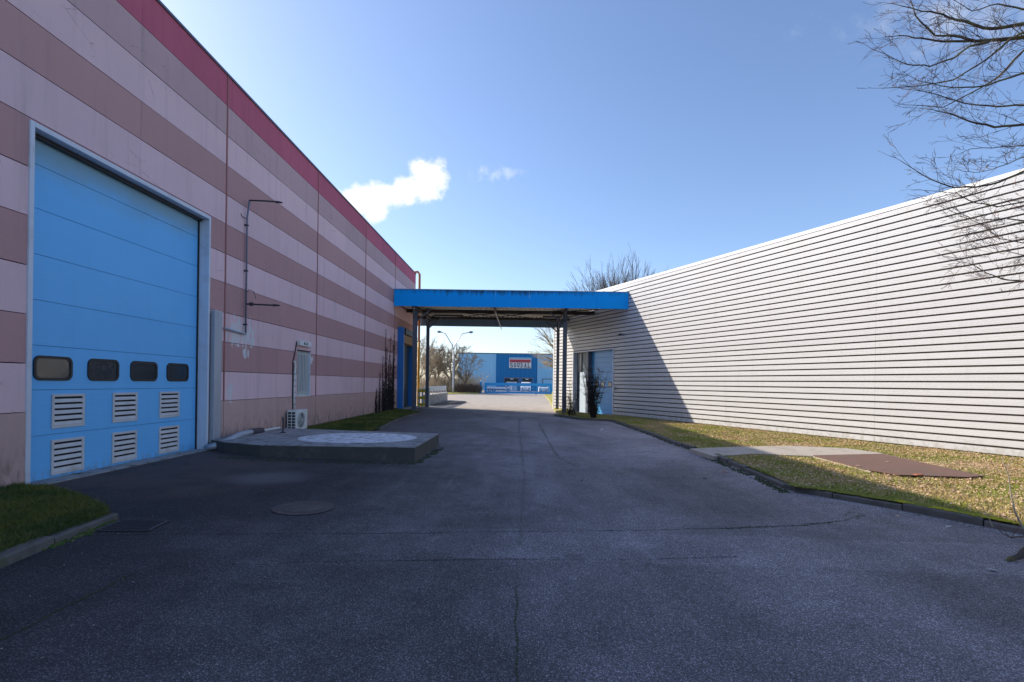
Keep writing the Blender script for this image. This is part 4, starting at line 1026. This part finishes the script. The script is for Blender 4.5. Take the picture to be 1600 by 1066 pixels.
# ------------------------------------------------------------------ far side: gate, lamp, blue building
GY = 87.0
gt = thing('sliding_gate', 'long blue steel sliding gate closing the far end of the yard', 'gate', (0, GY, 0))
def gx(px): return ray(px, 608)[0] * GY
gx0, gx1 = gx(757), gx(862); zb, zt = -.02, 1.78
MB().box(gx0, gx1, GY - .08, GY + .08, zt - .46, zt).build('top_rail', MAT['gate_blue'], gt)
MB().box(gx0, gx1, GY - .08, GY + .08, zb, zb + .32).build('bottom_rail', MAT['gate_blue'], gt)
for xx in (gx0, gx1 - .35): MB().box(xx, xx + .42, GY - .07, GY + .07, zb + .32, zt - .46).build('gate_end', MAT['gate_blue'], gt)
n = 46
for k in range(n):
    xx = gx0 + .55 + (gx1 - gx0 - 1.1) * k / (n - 1)
    MB().box(xx - .045, xx + .045, GY - .03, GY + .03, zb + .32, zt - .46).build('picket', MAT['gate_blue'], gt)
for xx in (gx0 - .8, gx1 + .25): MB().box(xx, xx + .35, GY - .2, GY + .2, -.15, 1.95).build('gate_post', MAT['gate_blue'], gt)
MB().tube([(gx0 - .62, GY, 1.95), (gx0 - .62, GY, 2.25)], .14, 8).build('beacon', MAT['signwhite'], gt)
for xx in (-3.9, 2.8, gx1 - 1): MB().tube([(xx, GY - .12, -.1), (xx, GY + .12, -.1)], .09, 8).build('wheel', MAT['black'], gt)

LY = 80.0
lx = ray(708, 600)[0] * LY
lp = thing('street_lamp', 'tall grey double armed street lamp among the bare trees', 'street lamp', (lx, LY, 0))
zj = atY(709, 545, LY).z
MB().tube([(lx, LY, -.1), (lx, LY, 1.2), (lx, LY, zj)], [.17, .14, .10], 10).build('pole', MAT['lamp_metal'], lp, smooth=True)
for s_, ex in ((-1, atY(689, 519, LY)), (1, atY(733, 519.5, LY))):
    pts = [Vector((lx, LY, zj - .2)), Vector((lx + s_ * .25, LY, zj + .6)), Vector((lx + s_ * .7, LY, zj + 1.35)), Vector((lx + s_ * 1.3, LY, ex.z - .25)), Vector((ex.x, LY, ex.z))]
    MB().tube(pts, .075, 6).build('arm', MAT['lamp_metal'], lp, smooth=True)
    hd = MB().tube([(ex.x - s_ * .1, LY, ex.z - .02), (ex.x + s_ * .25, LY, ex.z + .06), (ex.x + s_ * .65, LY, ex.z + .05)], [.08, .19, .07], 8).build('lamp_head', MAT['lead'], lp, smooth=True)
    MB().box(ex.x + s_ * .3 - .2, ex.x + s_ * .3 + .2, LY - .12, LY + .12, ex.z - .14, ex.z - .10).build('lens', MAT['glass'], hd)

SY = 132.0
def sx(px): return ray(px, 580)[0] * SY
def sz(py, px=800): return atY(px, py, SY).z
sbld = thing('blue_warehouse', 'light and dark blue steel warehouse with SOUDAL sign behind the gate', 'warehouse', (0, SY, 0))
xs0, xs1, xs2, xs3 = sx(716), sx(775), sx(839.5), sx(960)
topS = sz(553.5)
MB().box(xs0, xs3, SY + .25, SY + 60, -.6, topS - .1).build('building_body', MAT['leafblue'], sbld)
def sheets(x0, x1, m, holes=()):
    x = x0
    while x < x1 - .05:
        xe = min(x + 1.15, x1); zlo = -.6
        for (h0, h1, hz) in holes:
            if x + .5 > h0 and x + .5 < h1: zlo = hz
        mb = MB(); n = 3; w = (xe - x) / n
        for k in range(n):
            a = x + k * w
            mb.box(a + .03, a + w * .8, SY - .04, SY, zlo, topS)
        mb.box(x, xe - .02, SY, SY + .24, zlo, topS)
        mb.build('facade_sheet', m, sbld); x += 1.15
docks = [(sx(788), sx(811.5)), (sx(813.5), sx(833.5))]
hzd = sz(590)
sheets(xs0, xs1, MAT['leafblue']); sheets(xs1, xs2, MAT['deepblue'], [(a, b_, hzd) for a, b_ in docks]); sheets(xs2, xs3, MAT['leafblue'])
MB().box(xs0 - .1, xs3, SY - .1, SY + .5, topS + .002, topS + .25).build('roof_edge', MAT['coping'], sbld)
for (a, b_) in docks:
    MB().box(a, b_, SY + .1, SY + .2, -.6, hzd - .25).build('dock_shelter', MAT['black'], sbld)
    MB().box(a + .55, b_ - .55, SY - .05, SY + .09, -.6, hzd - 1.1).build('dock_door', MAT['white_steel'], sbld)
    MB().box(a - .1, b_ + .1, SY - .15, SY + .05, hzd - .25, hzd).build('dock_frame', MAT['lead'], sbld)
    for q in (a - .1, b_ - .05): MB().box(q, q + .15, SY - .15, SY + .05, -.6, hzd - .25).build('dock_frame', MAT['lead'], sbld)
    MB().box((a + b_) / 2 - .4, (a + b_) / 2 + .4, SY - .4, SY - .16, hzd - .5, hzd - .3).build('dock_lamp', MAT['signwhite'], sbld)
a, b_ = sx(847.5), sx(866)
MB().box(a, b_, SY - .12, SY - .05, -.6, sz(591)).build('dock_frame', MAT['lead'], sbld)
MB().box(a + .25, b_ - .25, SY - .2, SY - .13, -.6, sz(592.5)).build('dock_door', MAT['leafblue'], sbld)
# the sign
s0, s1, st_, sb_ = sx(795.5), sx(829.8), sz(560.5), sz(575.2)
sg = MB().box(s0, s1, SY - .30, SY - .12, sb_, st_).build('sign_board', MAT['signwhite'], sbld)
MB().box(s0 - .1, s1 + .1, SY - .2, SY - .1, st_ + .12, st_ + .30).build('sign_top_strip', MAT['leafblue'], sbld)
hS = st_ - sb_
MB().box(s0 + .14, s1 - .14, SY - .34, SY - .31, st_ - hS * .42, st_ - hS * .08).build('red_bar', MAT['signred'], sg)
def slab_letters():
    """SOUDAL in bold slab serif letters, drawn on a 1 wide x 1 high cell each"""
    mb = MB(); cellw = (s1 - s0 - .30) / 6; x0 = s0 + .15; zb_, zh = sb_ + hS * .06, hS * .46; y0, y1 = SY - .345, SY - .31; T = .24
    def r_(ci, a, b2, c, d): mb.box(*[x0 + (ci + a * .82 + .09) * cellw, x0 + (ci + b2 * .82 + .09) * cellw, y0 - .0015 * (len(mb.v) / 8 % 17 + 1), y1, zb_ + c * zh, zb_ + d * zh])
    def arc(ci, cx, cz, rx, rz, a0, a1, tk):
        n = 10
        for k in range(n):
            q = []
            for aa in (a0 + (a1 - a0) * k / n, a0 + (a1 - a0) * (k + 1) / n):
                aa = math.radians(aa)
                for s in (0, 1): q.append((cx + (rx - tk * s) * math.cos(aa), cz + (rz - tk * .8 * s) * math.sin(aa)))
            v = [(x0 + (ci + p[0] * .82 + .09) * cellw, y, zb_ + p[1] * zh) for y in (y0, y1) for p in q]
            mb.add(v, [(0, 2, 3, 1), (4, 5, 7, 6), (0, 4, 6, 2), (1, 3, 7, 5)])
    # S
    r_(0, .08, .92, .82, 1); r_(0, .08, .92, .42, .60); r_(0, .08, .92, 0, .18); r_(0, .08, .30, .60, .82); r_(0, .70, .92, .18, .42); pass
    # O
    arc(1, .5, .5, .48, .5, 0, 360, T + .02)
    # U
    r_(2, .14, .36, .3, 1); r_(2, .66, .86, .3, 1); arc(2, .5, .32, .36, .32, 180, 360, T); r_(2, .02, .46, .88, 1.0); r_(2, .56, .98, .88, 1.0)
    # D
    r_(3, .12, .36, .0, 1); arc(3, .36, .5, .58, .5, -90, 90, .17); r_(3, .0, .42, .86, 1); r_(3, .0, .42, 0, .14)
    # A
    for (xa, xb) in ((.16, .5), (.84, .5)):
        q = [(xa - .10, 0), (xa + .10, 0), (xb + .12, 1), (xb - .12, 1)]
        v = [(x0 + (4 + p[0] * .82 + .09) * cellw, y, zb_ + p[1] * zh) for y in (y0, y1) for p in q]
        mb.add(v, [(0, 1, 2, 3), (7, 6, 5, 4), (0, 4, 5, 1), (1, 5, 6, 2), (2, 6, 7, 3), (3, 7, 4, 0)])
    r_(4, .3, .7, .26, .40); r_(4, .0, .38, 0, .13); r_(4, .62, 1.0, 0, .13)
    # L
    r_(5, .14, .38, 0, 1); r_(5, .02, .52, .87, 1); r_(5, .02, .95, 0, .15); r_(5, .78, .95, 0, .42)
    return mb
slab_letters().build('lettering', MAT['ink'], sg)

# vehicles behind the gate
def wheel(parent, x, y, z, r_, axis='x'):
    a = (x - .11, y, z) if axis == 'x' else (x, y - .11, z); c = (x + .11, y, z) if axis == 'x' else (x, y + .11, z)
    w = MB().tube([a, c], r_, 14).build('wheel', MAT['black'], parent); 
    a2 = (x - .12, y, z) if axis == 'x' else (x, y - .125, z); c2 = (x + .12, y, z) if axis == 'x' else (x, y + .125, z)
    MB().tube([a2, c2], r_ * .55, 12).build('rim', MAT['lamp_metal'], w)
def van(px, Y, label, hgt, wid, small=False):
    cx = ray(px, 610)[0] * Y; zb = gz(cx) + .22
    v = thing('parked_van' if not small else 'parked_car', label, 'van' if not small else 'car', (cx, Y, gz(cx)))
    L = 4.8 if not small else 4.0; bon = .95
    prof_ = [(0, zb + .1), (0, zb + .75), (.15, zb + .95), (bon, zb + 1.08), (bon + .75, zb + hgt - .05), (bon + 1.1, zb + hgt), (L - .2, zb + hgt - .03), (L, zb + .9), (L, zb + .1)]
    mb = MB(); n = len(prof_)
    def row(sx_): return [(cx + sx_ * wid / 2 * (1 if z_ < zb + 1.1 else .86), Y + y_, z_) for y_, z_ in prof_]
    mb.add(row(-1) + row(1), [tuple(range(n)), tuple(range(n, 2 * n))[::-1]] + [(i, n + i, n + (i + 1) % n, (i + 1) % n) for i in range(n)])
    body = mb.build('body', MAT['signwhite'], v, bevel=.05)
    p3, p4 = prof_[3], prof_[4]
    q = [(-.80, p3), (.80, p3), (.72, p4), (-.72, p4)]
    MB().add([(cx + s * wid / 2, Y + p[0] - .03 + (.05 if p is p3 else -.0), p[1] + (.07 if p is p3 else -.08) + .02) for s, p in q], [(0, 1, 2, 3)]).build('windscreen', MAT['black'], v)
    for s in (-1, 1):
        MB().box(cx + s * wid * .36 - .14, cx + s * wid * .36 + .14, Y - .03, Y + .02, zb + .52, zb + .72).build('headlight', MAT['glass'], v)
        for yy in (.85, L - .85): wheel(v, cx + s * (wid / 2 - .12), Y + yy, zb + .10, .33)
        MB().box(cx + s * wid * .5 - .02, cx + s * wid * .5 + .16 * s, Y + 1.1, Y + 1.25, zb + 1.15, zb + 1.35).build('mirror', MAT['black'], v)
    MB().box(cx - wid * .42, cx + wid * .42, Y - .07, Y - .01, zb + .12, zb + .40).build('bumper', MAT['lead'], v)
    MB().box(cx - .26, cx + .26, Y - .085, Y - .075, zb + .24, zb + .35).build('number_plate', MAT['white_plastic'], v)
    return v
van(821.5, 104, 'white delivery van parked behind the middle of the blue gate', 1.95, 2.0)
van(849.5, 100, 'white car with dark windscreen parked behind the right end of the gate', 1.55, 1.85, True)
def flatbed():
    Y = 106; x0, x1, xc = ray(757, 610)[0] * Y, ray(789, 610)[0] * Y, ray(799, 610)[0] * Y; zb = gz(0)
    v = thing('flatbed_truck', 'white low flatbed truck parked side on behind the left half of the gate', 'truck', (x0, Y, zb))
    MB().box(x0, x1, Y, Y + 2, zb + .62, zb + 1.05).build('load_bed', MAT['signwhite'], v, bevel=.03)
    MB().box(x0 + .2, x1 + .8, Y + .4, Y + 1.6, zb + .42, zb + .61).build('chassis', MAT['black'], v)
    pr = [(x1 + .06, zb + .45), (xc, zb + .45), (xc, zb + 1.1), (xc - .35, zb + 1.9), (x1 + .06, zb + 1.95)]
    n = len(pr); MB().add([(a, Y, z) for a, z in pr] + [(a, Y + 2, z) for a, z in pr], [tuple(range(n)), tuple(range(n, 2 * n))[::-1]] + [(i, n + i, n + (i + 1) % n, (i + 1) % n) for i in range(n)]).build('cab', MAT['signwhite'], v, bevel=.04)
    MB().box(x1 + .25, xc - .45, Y - .02, Y - .005, zb + 1.2, zb + 1.75).build('cab_window', MAT['black'], v)
    MB().box(x1 + .1, x1 + .5, Y - .03, Y - .02, zb + 1.0, zb + 1.15).build('red_marker', MAT['red_small'], v)
    for a in (x0 + 1.0, x0 + 1.9, xc - .7): wheel(v, a, Y + .05, zb + .38, .38, 'y')
flatbed()

# ------------------------------------------------------------------ bare trees
class Tree:
    def __init__(s, seed): s.r = random.Random(seed); s.big = MB(); s.tw = MB()
    def seg(s, mb, p0, p1, r0, r1, n):
        mb.tube([p0, p1], [r0, r1], n, caps=False)
    def branch(s, p, d, L, r0, depth, maxd, nseg=5, wob=.16, up=.04, kids=5, spread=.75, ratio=.58, minr=.004, droop=0.0, tip=.35, n0=6):
        r = s.r; pts = [p.copy()]; rad = [r0]; d = d.normalized()
        for i in range(nseg):
            d = (d + Vector((r.gauss(0, wob), r.gauss(0, wob), r.gauss(0, wob) + up - droop * i / nseg))).normalized()
            pts.append(pts[-1] + d * L / nseg); rad.append(max(minr, r0 * (1 - (1 - tip) * (i + 1) / nseg)))
        mb = s.big if depth < 2 else s.tw
        mb.tube(pts, rad, n0 if depth == 0 else (5 if depth == 1 else 3), caps=False)
        if depth >= maxd: return
        for k in range(kids):
            f = r.uniform(.22, 1.0) if k else 1.0
            i = min(int(f * nseg), nseg - 1); q = pts[i].lerp(pts[i + 1], f * nseg - i if f < 1 else 1.0)
            dd = (pts[i + 1] - pts[i]).normalized(); ax = dd.orthogonal().normalized(); ax = Matrix.Rotation(r.uniform(0, 6.283), 3, dd) @ ax
            nd = (dd + ax * math.tan(spread * r.uniform(.55, 1.1)) ).normalized()
            s.branch(q, nd, L * ratio * r.uniform(.7, 1.2), max(minr, rad[i + 1] * .62), depth + 1, maxd, max(3, nseg - 1), wob * 1.1, up, kids, spread, ratio, minr, droop, tip)
def finish(tree, root, bm_, tm, nm2='twigs'):
    if tree.big.v: tree.big.build('trunk', bm_, root, smooth=True)
    if tree.tw.v: tree.tw.build(nm2, tm, root)
# dome shaped tree behind the white warehouse
def dome_tree():
    Y = 68.0; base = Vector((ray(972, 560)[0] * Y, Y, -.3))
    root = thing('bare_tree', 'rounded leafless tree rising behind the roof of the white warehouse', 'tree', base)
    T = Tree(5); topz = atY(975, 394, Y).z
    T.big.tube([base, base + Vector((0, 0, 4.5))], [.5, .42], 8)
    for k in range(72):
        a = k * 2.4; sp = math.sqrt((k + .5) / 72) * .62
        d = Vector((math.cos(a) * sp, math.sin(a) * sp, 1.0 - .25 * sp))
        T.branch(base + Vector((0, 0, 4.2 + R.random())), d, (topz - 4) * R.uniform(.53, .595), .08, 1, 3, 6, .035, .02, 10, .36, .42, .013)
    finish(T, root, MAT['bark'], MAT['bark'])
dome_tree()
def far_tree(px, Y, topy, lab, seed, spread=.62, kids=5, lean=0, m='bark_far', mt='bark_far', wid=1.0, maxd=4, r0=.2, minr=.02, group=None):
    base = Vector((ray(px, 610)[0] * Y, Y, gz(0) - .1)); H = atY(px, topy, Y).z - base.z
    root = thing('bare_tree', lab, 'tree', base, group)
    T = Tree(seed); th = H * .28
    T.big.tube([base, base + Vector((lean * .3, 0, th))], [r0, r0 * .8], 7)
    for k in range(6):
        a = k * 1.05 + seed; sp = wid * T.r.uniform(.35, .8)
        T.branch(base + Vector((lean * .3, 0, th * T.r.uniform(.75, 1))), Vector((math.cos(a) * sp + lean, math.sin(a) * sp, 1)), H * .45, r0 * .55, 1, maxd, 5, .13, .03, kids, spread, .55, minr)
    finish(T, root, MAT[m], MAT[mt])
far_tree(704, 84, 537, 'leafless oak beside the street lamp with wide dark limbs', 11, wid=1.2, r0=.32, minr=.022, kids=6)
far_tree(727, 88, 550, 'leafless tree in front of the light blue warehouse wall', 12, wid=1.3, r0=.22, minr=.02, kids=5)
far_tree(682, 86, 548, 'pale leafless tree left of the street lamp', 13, wid=.9, mt='bark_pale', kids=6, minr=.022)
far_tree(668, 82, 540, 'leafless tree seen between the pipe and the far canopy column', 14, wid=.8, mt='bark_pale', kids=6, minr=.022)
far_tree(655, 90, 528, 'tallest leafless tree at the corner of the pink warehouse', 15, wid=.7, mt='bark_pale', kids=6, minr=.022)
# the tree leaning in from behind the white warehouse
def lean_tree():
    Y = 58.0; base = Vector((ray(905, 610)[0] * Y, Y, -.3)); root = thing('bare_tree', 'leafless tree reaching left from behind the far end of the white warehouse', 'tree', base)
    T = Tree(31); T.big.tube([base, base + Vector((-.2, 0, 3.0))], [.28, .22], 8)
    for k in range(11):
        ty = R.uniform(512, 580); e = atY(R.uniform(838, 870), ty, Y + R.uniform(-2, 2)); s_ = base + Vector((-.2, 0, R.uniform(2.2, 3.6)))
        T.branch(s_, (e - s_), (e - s_).length * .95, .12, 1, 3, 6, .07, .02, 7, .45, .42, .016)
    for k in range(6):
        a = k; s_ = base + Vector((0, 0, 3)); T.branch(s_, Vector((math.cos(a) * .5 + .2, math.sin(a) * .5, 1)), 3.4, .12, 1, 3, 5, .08, .02, 5, .5, .5, .018)
    finish(T, root, MAT['bark_moss'], MAT['bark_pale'])
lean_tree()
# thicket and hedge under the lamp: uncountable twigs
def thicket(name, x0, x1, y0, y1, h, n, m, label, cat, seed, rr=.018, zb=0.0):
    r = random.Random(seed); mb = MB()
    for _ in range(n):
        x, y = r.uniform(x0, x1), r.uniform(y0, y1); p = Vector((x, y, zb)); d = Vector((r.gauss(0, .35), r.gauss(0, .3), 1)); L = h * r.uniform(.4, 1.0)
        pts = [p]
        for k in range(3): d = (d + Vector((r.gauss(0, .3), r.gauss(0, .3), .1))).normalized(); pts.append(pts[-1] + d * L / 3)
        mb.tube(pts, [rr * 1.3, rr, rr * .8, rr * .5], 3, caps=False)
        for k in range(3):
            q = r.choice(pts[1:]); dd = Vector((r.gauss(0, .8), r.gauss(0, .6), r.uniform(.1, 1))).normalized()
            mb.tube([q, q + dd * L * .28], [rr * .6, rr * .35], 3, caps=False)
    o = mb.build(name, m); o['kind'] = 'stuff'; o['label'] = label; o['category'] = cat
thicket('undergrowth', ray(650, 600)[0] * 88, ray(745, 600)[0] * 88, 90, 96, 3.8, 650, MAT['bark_pale'], 'dense pale leafless undergrowth behind the bare trees', 'bushes', 61, .03)
thicket('undergrowth', ray(650, 600)[0] * 78, ray(702, 600)[0] * 80, 84, 88, 2.8, 450, MAT['bark_pale'], 'tangled dry brush beyond the ramp wall', 'bushes', 63, .028)
thicket('hedge', ray(714, 600)[0] * 84, ray(749, 600)[0] * 84, 84, 85.2, 1.5, 1100, MAT['hedge_twig'], 'dark leafless hedge running up to the left end of the gate', 'hedge', 62, .03)
# verges
def verge(px, m, label, name='verge'):
    q = [atG(*p, .0) for p in px]; mb = MB(); mb.prism([(p.x, p.y) for p in q], lambda x, y: gz(x) - .05, lambda x, y: gz(x) + .12); mb.build(name, m, kind='structure')
verge([(695, 616.5), (748, 616), (750, 613), (690, 612.5)], MAT['blade'], '')
verge([(858, 626), (868, 645), (905, 640), (905, 612), (872, 612), (850, 616.5)], MAT['blade'], '')
# low fence panels near the gate on the right
o = MB().box(ray(871, 600)[0] * 84, ray(880, 600)[0] * 84, 84, 84.2, -.1, 1.2).build('green_cabinet', mat('cabinet_green', (.08, .12, .06), .6), bevel=.03)
MB().box(ray(872, 600)[0] * 84, ray(874, 600)[0] * 84, 83.95, 83.99, .8, 1.05).build('notice', MAT['signwhite'], o)
tag(o, 'dark green utility cabinet just right of the blue gate', 'cabinet')

# ------------------------------------------------------------------ climbing dead vine on the pink wall
vn = thing('dead_vine', 'black dried climbing vine on the pink wall left of the blue jamb', 'climbing plant', (WX + .05, 29, 0))
mb = MB(); r = random.Random(91)
stems = [(592, 655, 585), (597, 653, 560), (601, 650, 515), (603, 650, 545), (606, 649, 560), (608, 648, 530), (611, 647, 570), (613, 646, 540), (599, 652, 598), (605, 650, 600), (609, 648, 590), (587, 657, 610), (612, 646, 600), (614, 645, 525)]
tot = 0
for (px, yb, yt) in stems:
    a = atX(px, yb, WX + .04); zt_ = atX(px, yt, WX + .04).z; pts = []; n = 12
    for k in range(n + 1):
        f = k / n; pts.append(Vector((WX + .04 + .02 * r.random(), a.y + .12 * mnoise.noise(Vector((px, f * 3, 0))) + r.gauss(0, .015), .05 + (zt_ - .05) * f)))
    mb.tube(pts, [.028 * (1 - .75 * k / n) + .006 for k in range(n + 1)], 4)
    for k in range(230):
        q = pts[min(int(abs(r.gauss(0, .42)) * n), n)]; L = r.uniform(.06, .22)
        d = Vector((r.uniform(0, .6), r.gauss(0, 1), r.gauss(.35, .7))).normalized()
        mb.tube([q + Vector((0, 0, r.uniform(-.15, .15))), q + d * L], [.012, .005], 3, caps=False)
mb.build('stems', MAT['vine'], vn)
# dead stalks at the slab edge
# ------------------------------------------------------------------ dark columnar shrub in front of the right door
sh = thing('dry_shrub', 'dark upright leafless shrub in front of the right blue shutter door', 'shrub', atG(928, 655))
b0 = atG(928, 655, .05); r = random.Random(77); mb = MB(); mb2 = MB()
for k in range(46):
    a = r.uniform(0, 6.28); rr = r.uniform(0, .30); p = b0 + Vector((math.cos(a) * rr * .5, math.sin(a) * rr * .5, 0)); d = Vector((math.cos(a) * r.uniform(0, .30), math.sin(a) * r.uniform(0, .30), 1)).normalized()
    H = r.uniform(1.5, 2.75); pts = [p]
    for j in range(6): d = (d + Vector((r.gauss(0, .08), r.gauss(0, .08), .06))).normalized(); pts.append(pts[-1] + d * H / 6)
    mb.tube(pts, [.022, .018, .015, .012, .009, .007, .004], 4, caps=False)
    for j in range(46):
        q = pts[r.randint(1, 6)]; dd = Vector((r.gauss(0, .8), r.gauss(0, .8), r.uniform(-.1, 1))).normalized(); mb2.tube([q, q + dd * r.uniform(.1, .38)], [.006, .003], 3, caps=False)
mb.build('stems', MAT['shrubdark'], sh); mb2.build('twigs', MAT['shrubdark'], sh)
sh = thing('dry_shrub', 'loose twiggy shrub against the white wall between the columns and the side door', 'shrub', atG(893, 650))
b0 = atG(892, 651, .05); mb = MB()
for k in range(26):
    a = r.uniform(0, 6.28); d = Vector((math.cos(a) * .4, math.sin(a) * .4, 1)).normalized(); H = r.uniform(.8, 2.1); pts = [b0 + Vector((r.gauss(0, .15), r.gauss(0, .15), 0))]
    for j in range(5): d = (d + Vector((r.gauss(0, .15), r.gauss(0, .15), .05))).normalized(); pts.append(pts[-1] + d * H / 5)
    mb.tube(pts, [.014, .012, .01, .008, .006, .004], 3, caps=False)
    for j in range(22):
        q = pts[r.randint(1, 5)]; dd = Vector((r.gauss(0, .8), r.gauss(0, .8), r.uniform(-.1, 1))).normalized(); mb.tube([q, q + dd * r.uniform(.1, .3)], [.005, .003], 3, caps=False)
mb.build('twigs', MAT['shrubdark'], sh)

# ------------------------------------------------------------------ the near bare tree at the upper right
TB = Vector((9.75, 8.6, -.17))
nt = thing('bare_tree', 'large leafless tree whose mossy boughs hang in from the upper right', 'tree', TB)
T = Tree(17)
tp = [TB, TB + Vector((.05, 0, 1.5)), TB + Vector((.0, .05, 3.5)), TB + Vector((.1, 0, 6)), TB + Vector((0, .1, 8.2)), TB + Vector((.1, 0, 10.5))]
T.big.tube(tp, [.26, .21, .19, .16, .12, .06], 12)
boughs = [
    (7.6, [(1600, 37), (1550, 45), (1507, 35), (1473, 22), (1442, 17), (1395, 6)], .034),
    (8.0, [(1600, 58), (1560, 63), (1524, 64), (1490, 56), (1460, 56), (1430, 26), (1424, 4)], .038),
    (8.2, [(1524, 64), (1473, 65), (1440, 60), (1408, 56), (1382, 58)], .020),
    (7.9, [(1600, 50), (1576, 63), (1542, 93), (1490, 125), (1440, 134), (1378, 138)], .026),
    (7.3, [(1545, 66), (1516, 72), (1490, 91), (1455, 103), (1417, 101), (1365, 78)], .018),
    (8.6, [(1600, 78), (1559, 121), (1524, 142), (1473, 168), (1417, 164)], .026),
    (7.0, [(1600, 114), (1542, 134), (1490, 138), (1440, 128)], .022),
    (8.9, [(1600, 164), (1559, 167), (1507, 162), (1455, 145), (1417, 140)], .022),
    (7.7, [(1600, 194), (1555, 199), (1516, 190), (1481, 177), (1442, 170)], .026),
    (8.3, [(1600, 228), (1568, 229), (1516, 233), (1500, 240)], .014),
    (7.4, [(1600, 268), (1559, 285), (1524, 293), (1490, 293), (1455, 281), (1408, 252)], .024),
    (8.0, [(1600, 315), (1559, 323), (1524, 317), (1494, 302), (1447, 298)], .018),
    (7.2, [(1600, 345), (1570, 341), (1530, 345), (1490, 332)], .014),
    (8.4, [(1600, 380), (1563, 373), (1533, 350), (1490, 332)], .012),
    (7.8, [(1600, 440), (1568, 436), (1542, 427), (1516, 412), (1494, 408)], .016),
    (8.1, [(1600, 400), (1570, 392), (1545, 398), (1510, 400)], .010),
    (8.8, [(1600, 15), (1560, 5), (1520, 18), (1480, -5)], .022),
    (7.5, [(1600, 245), (1560, 262), (1530, 270), (1505, 268)], .012),
    (8.5, [(1570, 350), (1545, 355), (1520, 380)], .008),
]
for bi, (Y, px, r0) in enumerate(boughs):
    pts = [atY(x, y, Y + .25 * mnoise.noise(Vector((i * .7, bi, 0)))) for i, (x, y) in enumerate(px)]
    if px[0][0] >= 1600:
        zz = min(max(pts[0].z + .2 - (.5 if pts[0].z > 5 else 0), 3.2), 9.0)
        st_pt = Vector((TB.x, TB.y, zz)); mid = st_pt.lerp(pts[0], .55) + Vector((0, 0, .12)); pts = [st_pt, mid] + pts
    # refine with small wobbles
    fine = []
    for a, c in zip(pts, pts[1:]):
        for k in range(3):
            q = a.lerp(c, k / 3); fine.append(q + Vector((T.r.gauss(0, .004), T.r.gauss(0, .006), T.r.gauss(0, .004))))
    fine.append(pts[-1]); n = len(fine)
    T.big.tube(fine, [max(.004, r0 * .95 * (1 - .85 * (i / (n - 1)) ** 1.2)) for i in range(n)], 6)
    for k in range(2, n - 1):
        for s_ in range(1 if T.r.random() < .8 else 2):
            d = (fine[k + 1] - fine[k]).normalized(); sgn = 1 if T.r.random() < .5 else -1
            nd = (d * 1.0 + Vector((T.r.gauss(0, .12), T.r.gauss(0, .55), sgn * T.r.uniform(.35, .8)))).normalized()
            L = T.r.uniform(.25, .8) * (1.15 - .5 * k / n)
            T.branch(fine[k], nd, L * .78, max(.0035, r0 * .25 * (1 - .6 * k / n)), 2, 4, 4, .07, .02, 3, .6, .5, .0022, .02, .4)
    T.branch(fine[-1], fine[-1] - fine[-3], .25, .004, 2, 3, 4, .12, .02, 3, .5, .6, .0022)
T.tw_m = None
finish(T, nt, MAT['bark_moss'], MAT['twig'])

# sapling at the right edge
sp = atG(1612, 838, .05)
sl = thing('sapling', 'thin pale sapling with a mossy cut root beside the kerb at the right edge', 'sapling', sp)
def pathY(px, Y): return [atY(a, b2, Y) for a, b2 in px]
MB().tube(pathY([(1612, 845), (1597, 822), (1586, 800), (1580, 775), (1576, 745), (1570, 728), (1565, 714)], sp.y), [.016, .013, .010, .008, .006, .005, .003], 6).build('stem', MAT['bark_pale'], sl, smooth=True)
MB().tube(pathY([(1571, 731), (1580, 724), (1582, 712)], sp.y), [.006, .005, .003], 4).build('twig', MAT['bark_pale'], sl)
MB().tube(pathY([(1551, 823), (1545, 810), (1531, 786)], sp.y - .2), [.007, .006, .003], 4).build('twig', MAT['bark_pale'], sl)
MB().tube(pathY([(1594, 820), (1580, 842), (1566, 826), (1555, 812)], sp.y - .1), [.008, .006, .005, .003], 4).build('twig', MAT['twig'], sl)
yr = sp.y - .9
MB().tube(pathY([(1622, 850), (1602, 862), (1592, 870), (1578, 874), (1573, 880), (1571, 888)], yr), [.055, .045, .034, .028, .026, .018], 8).build('root', MAT['bark_moss'], sl, smooth=True)
MB().tube(pathY([(1600, 838), (1580, 840), (1567, 834), (1558, 824)], yr + .5), [.01, .008, .006, .003], 4).build('twig', MAT['twig'], sl)
